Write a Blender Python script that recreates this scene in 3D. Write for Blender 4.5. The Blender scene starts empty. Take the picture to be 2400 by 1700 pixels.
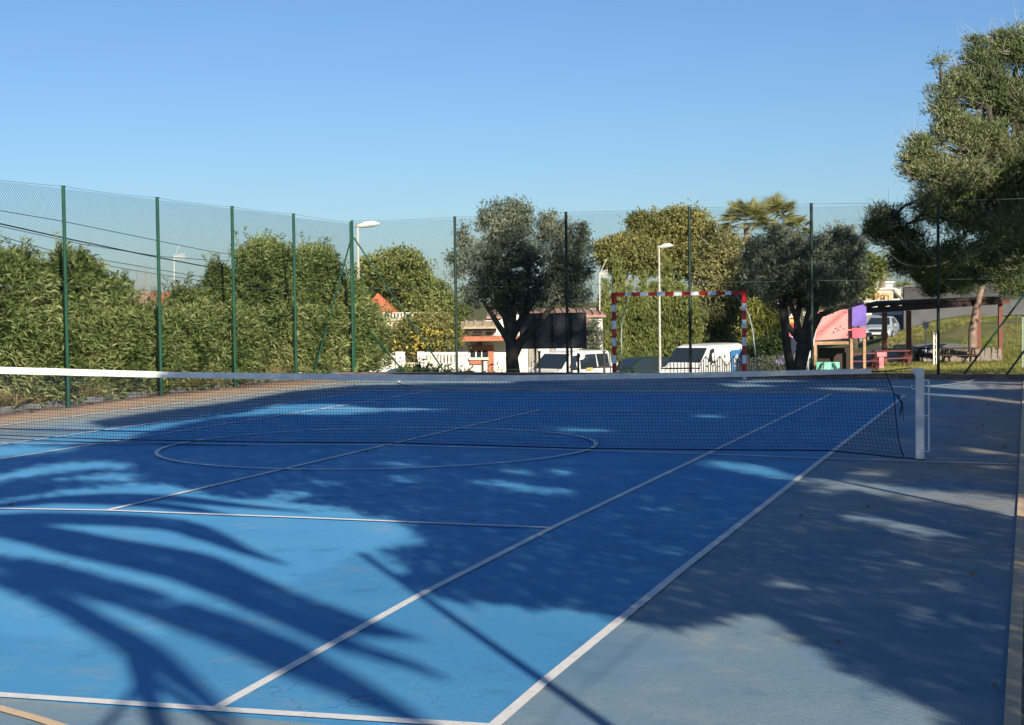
import bpy, math, random
import numpy as np
from mathutils import Vector, Matrix
R_ = math.radians
rng = np.random.default_rng(7)
random.seed(7)
S = bpy.context.scene
COL = S.collection

# ---------------------------------------------------------------- camera
CP = np.array([7.67639608, -18.1095572, 1.83929975])
YAW, PIT, ROLL, FL = -0.321632918, -0.0398784144, -0.0126422450, 3622.43
cy, sy = math.cos(YAW), math.sin(YAW)
FW = np.array([sy*math.cos(PIT), cy*math.cos(PIT), math.sin(PIT)])
_r = np.array([cy, -sy, 0.0]); _u = np.cross(_r, FW)
RT = _r*math.cos(ROLL)+_u*math.sin(ROLL); UP = np.cross(RT, FW)
cam = bpy.data.objects.new('camera', bpy.data.cameras.new('camera')); COL.objects.link(cam)
cam.matrix_world = Matrix([[RT[0], UP[0], -FW[0], CP[0]], [RT[1], UP[1], -FW[1], CP[1]], [RT[2], UP[2], -FW[2], CP[2]], [0, 0, 0, 1]])
cam.data.sensor_width = 36; cam.data.lens = FL*36/2400
cam.data.clip_start = 0.05; cam.data.clip_end = 6000
S.camera = cam
# ---------------------------------------------------------------- light
SUN_EL = R_(22.0); SDX, SDY = 0.593, -0.805          # horizontal direction towards the sun
w = bpy.data.worlds.new('World'); S.world = w; w.use_nodes = True
nt = w.node_tree; bg = nt.nodes['Background']
sk = nt.nodes.new('ShaderNodeTexSky'); sk.sky_type = 'NISHITA'; sk.sun_disc = False
sk.sun_elevation = SUN_EL; sk.sun_rotation = math.atan2(SDX, SDY)
sk.air_density = 1.0; sk.dust_density = 0.5; sk.ozone_density = 3.0; sk.altitude = 50
mul = nt.nodes.new('ShaderNodeMixRGB'); mul.blend_type = 'MULTIPLY'; mul.inputs[0].default_value = 1; mul.inputs[2].default_value = (.645, .805, 1.02, 1)   # white balance of the clear afternoon sky
nt.links.new(sk.outputs[0], mul.inputs[1]); nt.links.new(mul.outputs[0], bg.inputs[0]); bg.inputs[1].default_value = 0.064
sl = bpy.data.lights.new('sun', 'SUN'); sl.energy = 5.0; sl.angle = R_(0.53); sl.color = (1.0, 0.90, 0.74)
so = bpy.data.objects.new('sun', sl); COL.objects.link(so)
sd = Vector((SDX*math.cos(SUN_EL), SDY*math.cos(SUN_EL), math.sin(SUN_EL)))
so.rotation_euler = sd.to_track_quat('Z', 'Y').to_euler(); so.location = (30, -40, 30)
S.view_settings.view_transform = 'Standard'; S.view_settings.look = 'None'
S.view_settings.exposure = 0.80; S.view_settings.gamma = 1.0
S.cycles.max_bounces = 6; S.cycles.transparent_max_bounces = 8

# ---------------------------------------------------------------- pixel helpers (photograph 2400 x 1700)
def at(px, py, D):
    """world point on the photo ray (px,py) at forward distance D"""
    return CP + D*(FW + RT*(px-1200)/FL - UP*(py-850)/FL)
def gnd(px, py, z=0.0):
    d = FW + RT*(px-1200)/FL - UP*(py-850)/FL
    return CP + d*((z-CP[2])/d[2])
def proj(P):
    d = np.asarray(P)-CP; z = d@FW
    return 1200+FL*(d@RT)/z, 850-FL*(d@UP)/z, z
def ss(a, b, x):
    t = np.clip((x-a)/(b-a), 0, 1); return t*t*(3-2*t)

# ---------------------------------------------------------------- terrain height
def hz(x, y):
    x = np.asarray(x, float); y = np.asarray(y, float)
    dx, dy = x-CP[0], y-CP[1]
    D = dx*sy+dy*cy; L = dx*cy-dy*sy
    s = L/np.maximum(D, 5)
    left = -2.1*ss(19.7, 26.5, y)
    zr = np.interp(D, [35.5, 40, 46, 58, 70, 78, 120], [0, -.35, -.62, -1.0, -1.3, -1.45, -1.6])
    zr = zr + np.interp(D, [76, 88, 110], [0, 1.65, 2.3])*ss(.20, .30, s)
    b = ss(.165, .235, s)*ss(15, 25, y)
    z = left*(1-b)+zr*b
    z = z - 2.0*ss(140, 500, D) 
    z = z + 0.05*np.sin(x*.7)*np.sin(y*.5)*ss(23, 30, y)
    inside = (x > -9.9) & (x < 9.6) & (y < 19.6) & (y > -22)
    return np.where(inside, -0.02, z)
def G(x, y): return float(hz(x, y))

# ---------------------------------------------------------------- materials
def nodes(name):
    m = bpy.data.materials.new(name); m.use_nodes = True
    n = m.node_tree; return m, n, n.nodes['Principled BSDF']
def ramp(n, stops):
    r = n.nodes.new('ShaderNodeValToRGB'); e = r.color_ramp.elements
    while len(e) < len(stops): e.new(0.5)
    for k, (p, c) in enumerate(stops): e[k].position = p; e[k].color = (*c, 1)
    return r
MC = {}
def mat(name, c, rough=.7, var=.25, scale=4.0, bump=0.0, metal=0.0, bscale=None, spec=.4):
    if name in MC: return MC[name]
    m, n, b = nodes(name)
    tc = n.nodes.new('ShaderNodeTexCoord')
    no = n.nodes.new('ShaderNodeTexNoise'); no.inputs['Scale'].default_value = scale; no.inputs['Detail'].default_value = 6
    n.links.new(tc.outputs['Object'], no.inputs['Vector'])
    c = np.array(c)
    r = ramp(n, [(.3, tuple(c*(1-var))), (.7, tuple(np.minimum(c*(1+var*.6), 1)))])
    n.links.new(no.outputs['Fac'], r.inputs[0]); n.links.new(r.outputs[0], b.inputs['Base Color'])
    b.inputs['Roughness'].default_value = rough; b.inputs['Metallic'].default_value = metal
    b.inputs['Specular IOR Level'].default_value = spec
    if bump:
        n2 = n.nodes.new('ShaderNodeTexNoise'); n2.inputs['Scale'].default_value = bscale or scale*8
        n.links.new(tc.outputs['Object'], n2.inputs['Vector'])
        bp = n.nodes.new('ShaderNodeBump'); bp.inputs['Strength'].default_value = bump; bp.inputs['Distance'].default_value = .02
        n.links.new(n2.outputs['Fac'], bp.inputs['Height']); n.links.new(bp.outputs[0], b.inputs['Normal'])
    MC[name] = m; return m
def leafmat(name, stops, transl=.25, rough=.55, big=0.5, pos=False):
    """foliage: colour per leaf plus slow drift through the crown"""
    if name in MC: return MC[name]
    m, n, b = nodes(name)
    ge = n.nodes.new('ShaderNodeNewGeometry'); tc = n.nodes.new('ShaderNodeTexCoord')
    no = n.nodes.new('ShaderNodeTexNoise'); no.inputs['Scale'].default_value = big; no.inputs['Detail'].default_value = 3
    n.links.new(tc.outputs['Object'], no.inputs['Vector'])
    mx = n.nodes.new('ShaderNodeMath'); mx.operation = 'MULTIPLY_ADD'; mx.inputs[1].default_value = .6
    ad = n.nodes.new('ShaderNodeMath'); ad.operation = 'MULTIPLY_ADD'; ad.inputs[1].default_value = 1.6; ad.inputs[2].default_value = -.6
    n.links.new(no.outputs['Fac'], ad.inputs[0])
    n.links.new(ge.outputs['Random Per Island'], mx.inputs[0]); n.links.new(ad.outputs[0], mx.inputs[2])
    r = ramp(n, stops); n.links.new(mx.outputs[0], r.inputs[0])
    n.links.new(r.outputs[0], b.inputs['Base Color']); b.inputs['Roughness'].default_value = rough
    b.inputs['Specular IOR Level'].default_value = .25
    t = n.nodes.new('ShaderNodeBsdfTranslucent'); n.links.new(r.outputs[0], t.inputs[0])
    ms = n.nodes.new('ShaderNodeMixShader'); ms.inputs[0].default_value = transl
    out = n.nodes['Material Output']
    n.links.new(b.outputs[0], ms.inputs[1]); n.links.new(t.outputs[0], ms.inputs[2]); n.links.new(ms.outputs[0], out.inputs[0])
    MC[name] = m; return m
def glassmat():
    if 'glass' in MC: return MC['glass']
    m, n, b = nodes('glass'); b.inputs['Base Color'].default_value = (.02, .03, .04, 1); b.inputs['Roughness'].default_value = .06
    b.inputs['Specular IOR Level'].default_value = .8; MC['glass'] = m; return m
def stripes(name, c1, c2, period, axis, off, k1=.5):
    """painted bands along one object axis"""
    m, n, b = nodes(name); tc = n.nodes.new('ShaderNodeTexCoord'); sp = n.nodes.new('ShaderNodeSeparateXYZ')
    n.links.new(tc.outputs['Object'], sp.inputs[0])
    a = n.nodes.new('ShaderNodeMath'); a.operation = 'ADD'; a.inputs[1].default_value = off
    n.links.new(sp.outputs['XYZ'.index(axis)], a.inputs[0])
    d = n.nodes.new('ShaderNodeMath'); d.operation = 'DIVIDE'; d.inputs[1].default_value = period; n.links.new(a.outputs[0], d.inputs[0])
    f = n.nodes.new('ShaderNodeMath'); f.operation = 'FRACT'; n.links.new(d.outputs[0], f.inputs[0])
    g = n.nodes.new('ShaderNodeMath'); g.operation = 'LESS_THAN'; g.inputs[1].default_value = k1; n.links.new(f.outputs[0], g.inputs[0])
    no = n.nodes.new('ShaderNodeTexNoise'); no.inputs['Scale'].default_value = 9; n.links.new(tc.outputs['Object'], no.inputs['Vector'])
    mx = n.nodes.new('ShaderNodeMixRGB'); mx.inputs[1].default_value = (*c2, 1); mx.inputs[2].default_value = (*c1, 1); n.links.new(g.outputs[0], mx.inputs[0])
    hs = n.nodes.new('ShaderNodeHueSaturation'); n.links.new(mx.outputs[0], hs.inputs['Color'])
    mr = n.nodes.new('ShaderNodeMapRange'); mr.inputs[3].default_value = .75; mr.inputs[4].default_value = 1.15
    n.links.new(no.outputs['Fac'], mr.inputs[0]); n.links.new(mr.outputs[0], hs.inputs['Value']); n.links.new(hs.outputs[0], b.inputs['Base Color'])
    b.inputs['Roughness'].default_value = .4; return m

# ---------------------------------------------------------------- mesh helpers
class MB:
    def __init__(s): s.v = []; s.f = []; s.n = 0
    def add(s, v, f):
        s.v.append(np.asarray(v, float).reshape(-1, 3)); s.f += [tuple(i+s.n for i in q) for q in f]; s.n += len(s.v[-1]); return s
    def box(s, c, size, rz=0.0, top=(1, 1), rx=0.0, ry=0.0):
        hx, hy, hh = size[0]/2, size[1]/2, size[2]/2
        P = []
        for z, (tx, ty) in ((-hh, (1, 1)), (hh, top)):
            P += [(-hx*tx, -hy*ty, z), (hx*tx, -hy*ty, z), (hx*tx, hy*ty, z), (-hx*tx, hy*ty, z)]
        M = Matrix.Rotation(rz, 3, 'Z') @ Matrix.Rotation(ry, 3, 'Y') @ Matrix.Rotation(rx, 3, 'X')
        P = np.array(P) @ np.array(M).T + np.array(c)
        return s.add(P, [(0, 3, 2, 1), (4, 5, 6, 7), (0, 1, 5, 4), (1, 2, 6, 5), (2, 3, 7, 6), (3, 0, 4, 7)])
    def tube(s, pts, rad, k=8, cap=True):
        pts = np.asarray(pts, float); n = len(pts)
        rad = np.full(n, rad) if np.isscalar(rad) else np.asarray(rad, float)
        t = np.gradient(pts, axis=0); t /= np.linalg.norm(t, axis=1)[:, None]+1e-9
        ref = np.where(np.abs(t[:, 2:3]) > .9, [[1., 0, 0]], [[0, 0, 1.]])
        a = np.cross(t, ref); a /= np.linalg.norm(a, axis=1)[:, None]+1e-9; b = np.cross(t, a)
        for i in range(1, n):     # keep frames from flipping
            if a[i]@a[i-1] < 0: a[i] *= -1; b[i] *= -1
        an = np.arange(k)*2*math.pi/k
        V = pts[:, None]+rad[:, None, None]*(np.cos(an)[None, :, None]*a[:, None]+np.sin(an)[None, :, None]*b[:, None])
        F = [(i*k+j, i*k+(j+1) % k, (i+1)*k+(j+1) % k, (i+1)*k+j) for i in range(n-1) for j in range(k)]
        if cap: F += [tuple(range(k))[::-1], tuple((n-1)*k+j for j in range(k))]
        return s.add(V, F)
    def prism(s, poly, d):      # closed 3D polygon swept by vector d
        p = np.asarray(poly, float); n = len(p); d = np.asarray(d, float)
        return s.add(np.vstack([p, p+d]), [tuple(range(n))[::-1], tuple(range(n, 2*n))]+[(i, (i+1) % n, n+(i+1) % n, n+i) for i in range(n)])
    def build(s, name, m, parent=None, loc=None, smooth=False):
        me = bpy.data.meshes.new(name); V = np.vstack(s.v)
        if loc is not None: V = V-np.array(loc)
        me.from_pydata(V.tolist(), [], s.f); me.materials.append(m); me.update()
        if smooth: me.polygons.foreach_set('use_smooth', [True]*len(me.polygons))
        o = bpy.data.objects.new(name, me); COL.objects.link(o)
        if loc is not None: o.location = loc
        if parent is not None: o.parent = parent
        return o
def quadmesh(name, V, m, parent=None, per=4, loc=None):
    """V: (n,per,3) faces, fast"""
    n = len(V); V = np.ascontiguousarray(V, dtype=np.float32).reshape(-1, 3)
    if loc is not None: V = V-np.array(loc, dtype=np.float32)
    me = bpy.data.meshes.new(name); me.vertices.add(n*per); me.vertices.foreach_set('co', V.ravel())
    me.loops.add(n*per); me.loops.foreach_set('vertex_index', np.arange(n*per, dtype=np.int32))
    me.polygons.add(n); me.polygons.foreach_set('loop_start', np.arange(0, n*per, per, dtype=np.int32))
    me.update(calc_edges=True); me.materials.append(m)
    o = bpy.data.objects.new(name, me); COL.objects.link(o)
    if loc is not None: o.location = loc
    if parent is not None: o.parent = parent
    return o
def tag(o, label=None, cat=None, group=None, kind=None):
    if label: o['label'] = label
    if cat: o['category'] = cat
    if group: o['group'] = group
    if kind: o['kind'] = kind
    return o
def empty(name, loc, label, cat, group=None, rz=0.0):
    o = bpy.data.objects.new(name, None); COL.objects.link(o); o.location = loc; o.rotation_euler = (0, 0, rz)
    return tag(o, label, cat, group)
def kid(mb, name, m, root, smooth=False):
    """build a part whose vertices are in world space under an unrotated root"""
    o = mb.build(name, m, root, smooth=smooth); o.location = -Vector(root.location) if root.type == 'EMPTY' else (0, 0, 0)
    return o
def copy_tree(o, parent=None):
    c = o.copy(); COL.objects.link(c); c.parent = parent
    for ch in o.children: copy_tree(ch, c)
    return c
def rdir(n):
    v = rng.normal(size=(n, 3)); return v/np.linalg.norm(v, axis=1)[:, None]
def leaves(P, L, W, dirs=None, droop=0.0, jit=.25):
    """kite shaped leaves: base at P, along dirs"""
    n = len(P); d = rdir(n) if dirs is None else dirs
    L = L*(1+jit*rng.uniform(-1, 1, n))[:, None]; W = W*(1+jit*rng.uniform(-1, 1, n))[:, None]
    s = np.cross(d, rdir(n)); s /= np.linalg.norm(s, axis=1)[:, None]+1e-9
    tip = P+d*L; tip[:, 2] -= droop*L[:, 0]
    mid = P+d*L*.45
    return np.stack([P, mid+s*W/2, tip, mid-s*W/2], axis=1)
def inpoly(x, y, poly):
    r = np.zeros(len(x), bool); n = len(poly)
    for i in range(n):
        x1, y1 = poly[i]; x2, y2 = poly[(i+1) % n]
        c = ((y1 > y) != (y2 > y)) & (x < (x2-x1)*(y-y1)/((y2-y1)+1e-9)+x1); r ^= c
    return r

# ================================================================= GROUND
def ground():
    xs = np.concatenate([[-3000, -1200, -600, -300, -200, -150, -110], np.arange(-90, -12, 4), [-10.4, -9.91, -9.89], np.arange(-8, 9.5, 2), [9.59, 9.61], np.arange(10.5, 90, 1.5), [110, 150, 300, 900, 3000]])
    ys = np.concatenate([[-1500, -300, -80, -50, -30, -22.01, -21.99], np.arange(-20, 19, 3), [19.59, 19.61, 20.3], np.arange(21, 130, 1.5), [140, 170, 220, 300, 500, 900, 1800, 4000]])
    X, Y = np.meshgrid(xs, ys); Z = hz(X, Y)
    V = np.stack([X, Y, Z], -1).reshape(-1, 3); nx = len(xs)
    F = [(j*nx+i, j*nx+i+1, (j+1)*nx+i+1, (j+1)*nx+i) for j in range(len(ys)-1) for i in range(nx-1)]
    m, n, b = nodes('earth_and_grass')
    tc = n.nodes.new('ShaderNodeTexCoord')
    n1 = n.nodes.new('ShaderNodeTexNoise'); n1.inputs['Scale'].default_value = .35; n1.inputs['Detail'].default_value = 8; n1.inputs['Roughness'].default_value = .65
    n2 = n.nodes.new('ShaderNodeTexNoise'); n2.inputs['Scale'].default_value = 6; n2.inputs['Detail'].default_value = 5
    for q in (n1, n2): n.links.new(tc.outputs['Object'], q.inputs['Vector'])
    r1 = ramp(n, [(.36, (.22, .19, .12)), (.5, (.17, .18, .07)), (.66, (.09, .13, .04))]); n.links.new(n1.outputs['Fac'], r1.inputs[0])
    r2 = ramp(n, [(.3, (.55, .5, .45)), (.75, (1.2, 1.2, 1.1))]); n.links.new(n2.outputs['Fac'], r2.inputs[0])
    mx = n.nodes.new('ShaderNodeMixRGB'); mx.blend_type = 'MULTIPLY'; mx.inputs[0].default_value = 1
    n.links.new(r1.outputs[0], mx.inputs[1]); n.links.new(r2.outputs[0], mx.inputs[2]); n.links.new(mx.outputs[0], b.inputs['Base Color'])
    b.inputs['Roughness'].default_value = .95; b.inputs['Specular IOR Level'].default_value = .1
    tag(MB().add(V, F).build('ground', m), 'grass and bare earth around the court', kind='structure')
ground()

# ---- court sheet with worn paint zones
def court():
    m, n, b = nodes('court_paint'); L = n.links.new
    ge = n.nodes.new('ShaderNodeNewGeometry'); sp = n.nodes.new('ShaderNodeSeparateXYZ'); L(ge.outputs['Position'], sp.inputs[0])
    def noise(sc, det=5, rough=.5, vec=None):
        q = n.nodes.new('ShaderNodeTexNoise'); q.inputs['Scale'].default_value = sc; q.inputs['Detail'].default_value = det; q.inputs['Roughness'].default_value = rough
        L(vec or ge.outputs['Position'], q.inputs['Vector']); return q.outputs['Fac']
    def math_(op, a, bb=None, c=None):
        q = n.nodes.new('ShaderNodeMath'); q.operation = op
        for k, v in enumerate((a, bb, c)):
            if v is None: continue
            if isinstance(v, (int, float)): q.inputs[k].default_value = v
            else: L(v, q.inputs[k])
        return q.outputs[0]
    def mix(f, a, bb, bt='MIX'):
        q = n.nodes.new('ShaderNodeMixRGB'); q.blend_type = bt
        if isinstance(f, float): q.inputs[0].default_value = f
        else: L(f, q.inputs[0])
        for k, v in ((1, a), (2, bb)):
            if isinstance(v, tuple): q.inputs[k].default_value = (*v, 1)
            else: L(v, q.inputs[k])
        return q.outputs[0]
    def rng_(v, a, bb):
        q = n.nodes.new('ShaderNodeMapRange'); q.interpolation_type = 'SMOOTHSTEP'; q.inputs[1].default_value = a; q.inputs[2].default_value = bb; L(v, q.inputs[0]); return q.outputs[0]
    X, Y = sp.outputs[0], sp.outputs[1]
    nb = noise(.45, 6, .6); ns = noise(7, 6, .7); nf = noise(120, 3, .6)
    ax = math_('ABSOLUTE', math_('SUBTRACT', X, -.02)); ay = math_('ABSOLUTE', math_('ADD', Y, .1))
    inb = math_('MULTIPLY', math_('LESS_THAN', ax, 5.5), math_('MULTIPLY', math_('LESS_THAN', Y, 11.47), math_('GREATER_THAN', Y, -12.03)))
    blue = mix(rng_(nb, .3, .75), (.080, .335, .64), (.105, .390, .69))
    worn = mix(rng_(nb, .3, .72), (.17, .30, .43), (.32, .41, .43))
    # run-off towards the sides turns beige-grey, patchily
    wr = math_('ADD', X, math_('MULTIPLY', math_('SUBTRACT', nb, .5), 5.0))
    wy = rng_(Y, -9, 0)
    worn = mix(math_('MULTIPLY', rng_(wr, 5.8, 7.6), wy), worn, (.36, .31, .27))
    wl = math_('ADD', X, math_('MULTIPLY', math_('SUBTRACT', nb, .5), 1.6))
    worn = mix(rng_(wl, -6.3, -7.3), worn, (.36, .36, .32))
    worn = mix(rng_(wl, -7.5, -8.1), worn, (.52, .36, .23))
    worn = mix(rng_(wl, -8.5, -8.9), worn, (.33, .22, .17))
    worn = mix(math_('GREATER_THAN', X, 7.66), worn, (.33, .245, .17))
    worn = mix(rng_(math_('ADD', Y, math_('MULTIPLY', nb, .8)), 16.9, 17.3), worn, (.16, .11, .09))
    np_ = noise(.9, 8, .75)
    worn = mix(math_('MULTIPLY', rng_(np_, .54, .66), .55), worn, (.46, .47, .40))
    worn = mix(math_('MULTIPLY', rng_(np_, .44, .34), .45), worn, (.10, .20, .24))
    col = mix(inb, worn, blue)
    # scuffs and stains
    col = mix(math_('MULTIPLY', rng_(ns, .60, .78), .25), col, (.45, .5, .5))
    col = mix(math_('MULTIPLY', rng_(ns, .42, .25), .22), col, (.05, .08, .12))
    nm = noise(1.6, 7, .72); n3 = noise(24, 6, .8)
    col = mix(math_('MULTIPLY', rng_(nm, .52, .70), .38), col, (.30, .42, .50))
    col = mix(math_('MULTIPLY', rng_(nm, .46, .30), .36), col, (.04, .12, .24))
    col = mix(math_('MULTIPLY', rng_(n3, .66, .74), .55), col, (.62, .66, .66))
    col = mix(math_('MULTIPLY', rng_(n3, .33, .26), .45), col, (.05, .07, .09))
    vo = n.nodes.new('ShaderNodeTexVoronoi'); vo.feature = 'DISTANCE_TO_EDGE'; vo.inputs['Scale'].default_value = .32
    wv = n.nodes.new('ShaderNodeVectorMath'); wv.operation = 'MULTIPLY_ADD'; wn = n.nodes.new('ShaderNodeTexNoise'); wn.inputs['Scale'].default_value = 1.4; wn.inputs['Detail'].default_value = 7
    L(ge.outputs['Position'], wn.inputs['Vector']); L(wn.outputs['Color'], wv.inputs[0]); wv.inputs[1].default_value = (1.6, 1.6, 1.6); L(ge.outputs['Position'], wv.inputs[2]); L(wv.outputs[0], vo.inputs['Vector'])
    col = mix(math_('MULTIPLY', rng_(vo.outputs['Distance'], .0030, .0012), math_('MULTIPLY', rng_(nb, .5, .62), .38)), col, (.03, .05, .08))
    col = mix(math_('MULTIPLY', rng_(nf, .35, .7), .22), col, (.02, .05, .09))
    L(col, b.inputs['Base Color']); b.inputs['Roughness'].default_value = .72; b.inputs['Specular IOR Level'].default_value = .22
    bp = n.nodes.new('ShaderNodeBump'); bp.inputs['Strength'].default_value = .5; bp.inputs['Distance'].default_value = .004
    L(nf, bp.inputs['Height'])
    bp2 = n.nodes.new('ShaderNodeBump'); bp2.inputs['Strength'].default_value = .25; bp2.inputs['Distance'].default_value = .02
    L(ns, bp2.inputs['Height']); L(bp.outputs[0], bp2.inputs['Normal']); L(bp2.outputs[0], b.inputs['Normal'])
    V = [(-9.3, -21, 0), (9.4, -21, 0), (9.4, 17.4, 0), (-9.3, 17.9, 0)]
    tag(MB().add(V, [(0, 1, 2, 3)]).build('court_surface', m), 'worn blue painted court surface', kind='structure')
court()

def linemat(name, c):
    m, n, b = nodes(name); ge = n.nodes.new('ShaderNodeNewGeometry')
    q = n.nodes.new('ShaderNodeTexNoise'); q.inputs['Scale'].default_value = 14; q.inputs['Detail'].default_value = 8; q.inputs['Roughness'].default_value = .75
    n.links.new(ge.outputs['Position'], q.inputs['Vector']); c = np.array(c)
    r = ramp(n, [(.25, tuple(c*.45)), (.42, tuple(c*.88)), (.6, tuple(c))]); n.links.new(q.outputs['Fac'], r.inputs[0]); n.links.new(r.outputs[0], b.inputs['Base Color'])
    b.inputs['Roughness'].default_value = .7; return m
WHITE = linemat('line_white', (.92, .90, .86)); YEL = linemat('line_cream', (.80, .58, .36)); CRM = linemat('line_pale', (.86, .86, .80))
def strip(mb, pts, wd, z):
    p = np.asarray(pts, float)[:, :2]; t = np.gradient(p, axis=0); t /= np.linalg.norm(t, axis=1)[:, None]
    nn = np.stack([-t[:, 1], t[:, 0]], 1)*wd/2; k = len(p)
    V = np.vstack([np.c_[p-nn, np.full(k, z)], np.c_[p+nn, np.full(k, z)]])
    mb.add(V, [(i, i+1, k+i+1, k+i) for i in range(k-1)])
def bend(pp, k=6):
    """resample measured points"""
    pp = np.array(pp); t = np.linspace(0, len(pp)-1, (len(pp)-1)*k+1); return np.c_[np.interp(t, range(len(pp)), pp[:, 0]), np.interp(t, range(len(pp)), pp[:, 1])]
def gp(*pts): return [gnd(a, b)[:2] for a, b in pts]
mb = MB()
sr = gp((497.7, 1667), (990.5, 1392.6), (1290.3, 1240), (1653.6, 1066.9), (1948, 924.3))
drt = gp((1161, 1700), (1278.7, 1597.7), (1600, 1335), (1928.4, 1077.4), (2120.7, 927.2))
drt = [drt[0]+(drt[0]-drt[1])*.9]+drt
slf = gp((219.8, 1042.9), (746.5, 960.5), (1010, 916.5)); slf = [slf[0]+(slf[0]-slf[1])*1.6]+slf
dlf = gp((17, 1041.6), (450, 980), (866.9, 916.9)); dlf = [dlf[0]+(dlf[0]-dlf[1])*1.6]+dlf
cl = gp((248.6, 1198.9), (901.3, 1045.5), (1266.3, 961.7))
bl = gp((0, 1633.3), (497.7, 1666.5), (1000, 1698)); bl = [bl[0]+(bl[0]-bl[1])*2]+bl; bl.append(bl[-1]+(bl[-1]-bl[-2])*.32)
sv = gp((0, 1194.5), (248.6, 1198.9), (700, 1216), (1290.3, 1240)); sv = [sv[0]+(sv[0]-sv[1])*3]+sv
fs = gp((746.5, 960.5), (1266.3, 961.7), (1500, 965), (1818.7, 971.6))
fb = gp((866.9, 916.9), (1010, 916.5), (1500, 917), (1948, 924.3), (2120.7, 927.2))
for kz, (q, wd) in enumerate(((sr, .058), (drt, .06), (slf, .058), (dlf, .058), (cl, .058), (bl, .075), (sv, .058), (fs, .058), (fb, .065))):
    strip(mb, bend(q, 1), wd, .006+.0011*kz)
tag(mb.build('tennis_court_lines', WHITE), 'white painted tennis lines on the blue court', kind='structure')
mb = MB()
hw = gp((0, 1041.5), (219.8, 1042.9), (901.3, 1045.5), (1300, 1056), (1653.6, 1066.9), (1928.4, 1077.4), (2400, 1092)); hw = [hw[0]+(hw[0]-hw[1])*4]+hw+[hw[-1]+(hw[-1]-hw[-2])*.2]
strip(mb, hw, .05, .0172)
an = np.linspace(0, 2*math.pi, 97)
strip(mb, np.c_[-.17+2.77*np.cos(an), .02+2.77*np.sin(an)], .055, .019)
strip(mb, [(-7.45, -16.9), (-7.4, 2.0), (-7.24, 10.1), (-7.2, 16.6)], .06, .014)
strip(mb, [(-7.2, 16.7), (0, 16.65), (7.6, 16.45)], .06, .021)
def area(y0, sgn):
    a = np.linspace(math.pi, math.pi/2, 25); L1 = np.c_[-1.4+5*np.cos(a), y0-sgn*5*np.sin(a)]
    a = np.linspace(math.pi/2, 0, 25); L2 = np.c_[1.6+5*np.cos(a), y0-sgn*5*np.sin(a)]
    return np.vstack([L1, L2])
strip(mb, area(16.65, 1), .06, .023)
tag(mb.build('handball_court_lines', CRM), 'thin pale handball lines and centre circle on the court', kind='structure')
mb = MB(); strip(mb, area(-16.95, -1), .06, .012); strip(mb, [(7.64, -21), (7.62, -11), (7.64, -3.5), (7.64, 16.4)], .07, .016)
tag(mb.build('orange_boundary_lines', YEL), 'faded orange sideline and goal area arc near the camera', kind='structure')

# ---- kerbs
mb = MB()
for i in range(40):
    y0 = -20+i*1.0; mb.box((-9.42+rng.normal()*.01-.012*max(0, i-20)*.6, y0+.5, .03+rng.normal()*.008), (.24, .985, .14+rng.normal()*.01), rz=rng.normal()*.01)
tag(mb.build('concrete_kerb', mat('kerb_grey', (.30, .31, .31), .9, .35, 8, .4)), 'low grey concrete kerb under the oleanders', kind='structure')
mb = MB()
for i in range(19):
    x0 = -9.0+i; mb.box((x0+.5, 17.75-.025*(x0+9)+rng.normal()*.01, .01+rng.normal()*.01), (.985, .2, .14))
tag(mb.build('brick_kerb', mat('kerb_brown', (.20, .14, .12), .9, .4, 8, .4)), 'low brown kerb behind the far goal line', kind='structure')
mb = MB()
xs = np.linspace(-9.2, 9.5, 12)
V = [(x, 17.86-.025*(x+9), .004) for x in xs]+[(x, 19.58, .004) for x in xs]
mb.add(V, [(i, i+1, 12+i+1, 12+i) for i in range(11)])
tag(mb.build('verge', mat('verge_soil', (.12, .125, .075), .95, .45, 3, .5)), 'strip of soil and thin grass under the back fence', kind='structure')

# ================================================================= NET
NY = -.322
xt = [-6.4, -5.617, -2.968, -.286, 1.824, 4.548, 6.007, 6.45]
zt = [1.04, 1.028, .965, .945, .936, .989, 1.026, 1.042]
xb = [-6.4, -5.645, -3.71, -1.74, .05, 2.49, 4.25, 5.53, 6.0, 6.33]
zb = [.1, .094, .061, .066, .085, .065, .072, .091, .056, .024]
NR, NC = 23, 300
net = empty('tennis_net', (0, NY, 0), 'dark blue tennis net with a white tape stretched across the court', 'net')
def netP(i, t):
    """i 0..1 across, t 0..1 up"""
    xr = np.interp(t, [0, .03, .26, .56, .72, 1], [6.38, 6.355, 6.304, 6.277, 6.268, 6.17])
    x = -6.3+(xr+6.3)*i
    lo = np.interp(x, xb, zb); hi = np.interp(x, xt, zt)-.03
    return np.stack([x, NY+.02*np.sin(x*1.7)*(1-t)+np.zeros_like(x), lo+(hi-lo)*t], -1)
mb = MB()
for c in range(NC+1): mb.tube(netP(np.full(NR*1, c/NC), np.linspace(0, 1, NR)), .0021, 3, False)
for r in range(NR): mb.tube(netP(np.linspace(0, 1, 201), np.full(201, r/(NR-1))), .0021, 3, False)
NETM = mat('net_cord', (.012, .018, .05), .8, .2, 10)
kid(mb, 'mesh', NETM, net)
mb = MB(); mb.tube(netP(np.linspace(0, 1, 101), np.zeros(101)), .008, 5)
mb.tube(np.vstack([netP(np.full(12, 1.), np.linspace(1, 0, 12)), [[6.42, NY, .02], [6.5, NY, .012]]]), .007, 5)
mb.tube(netP(np.linspace(0, .35, 41), np.full(41, .0))-np.array([0, .03, .045]), .006, 4)
kid(mb, 'edge_cord', NETM, net)
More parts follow.
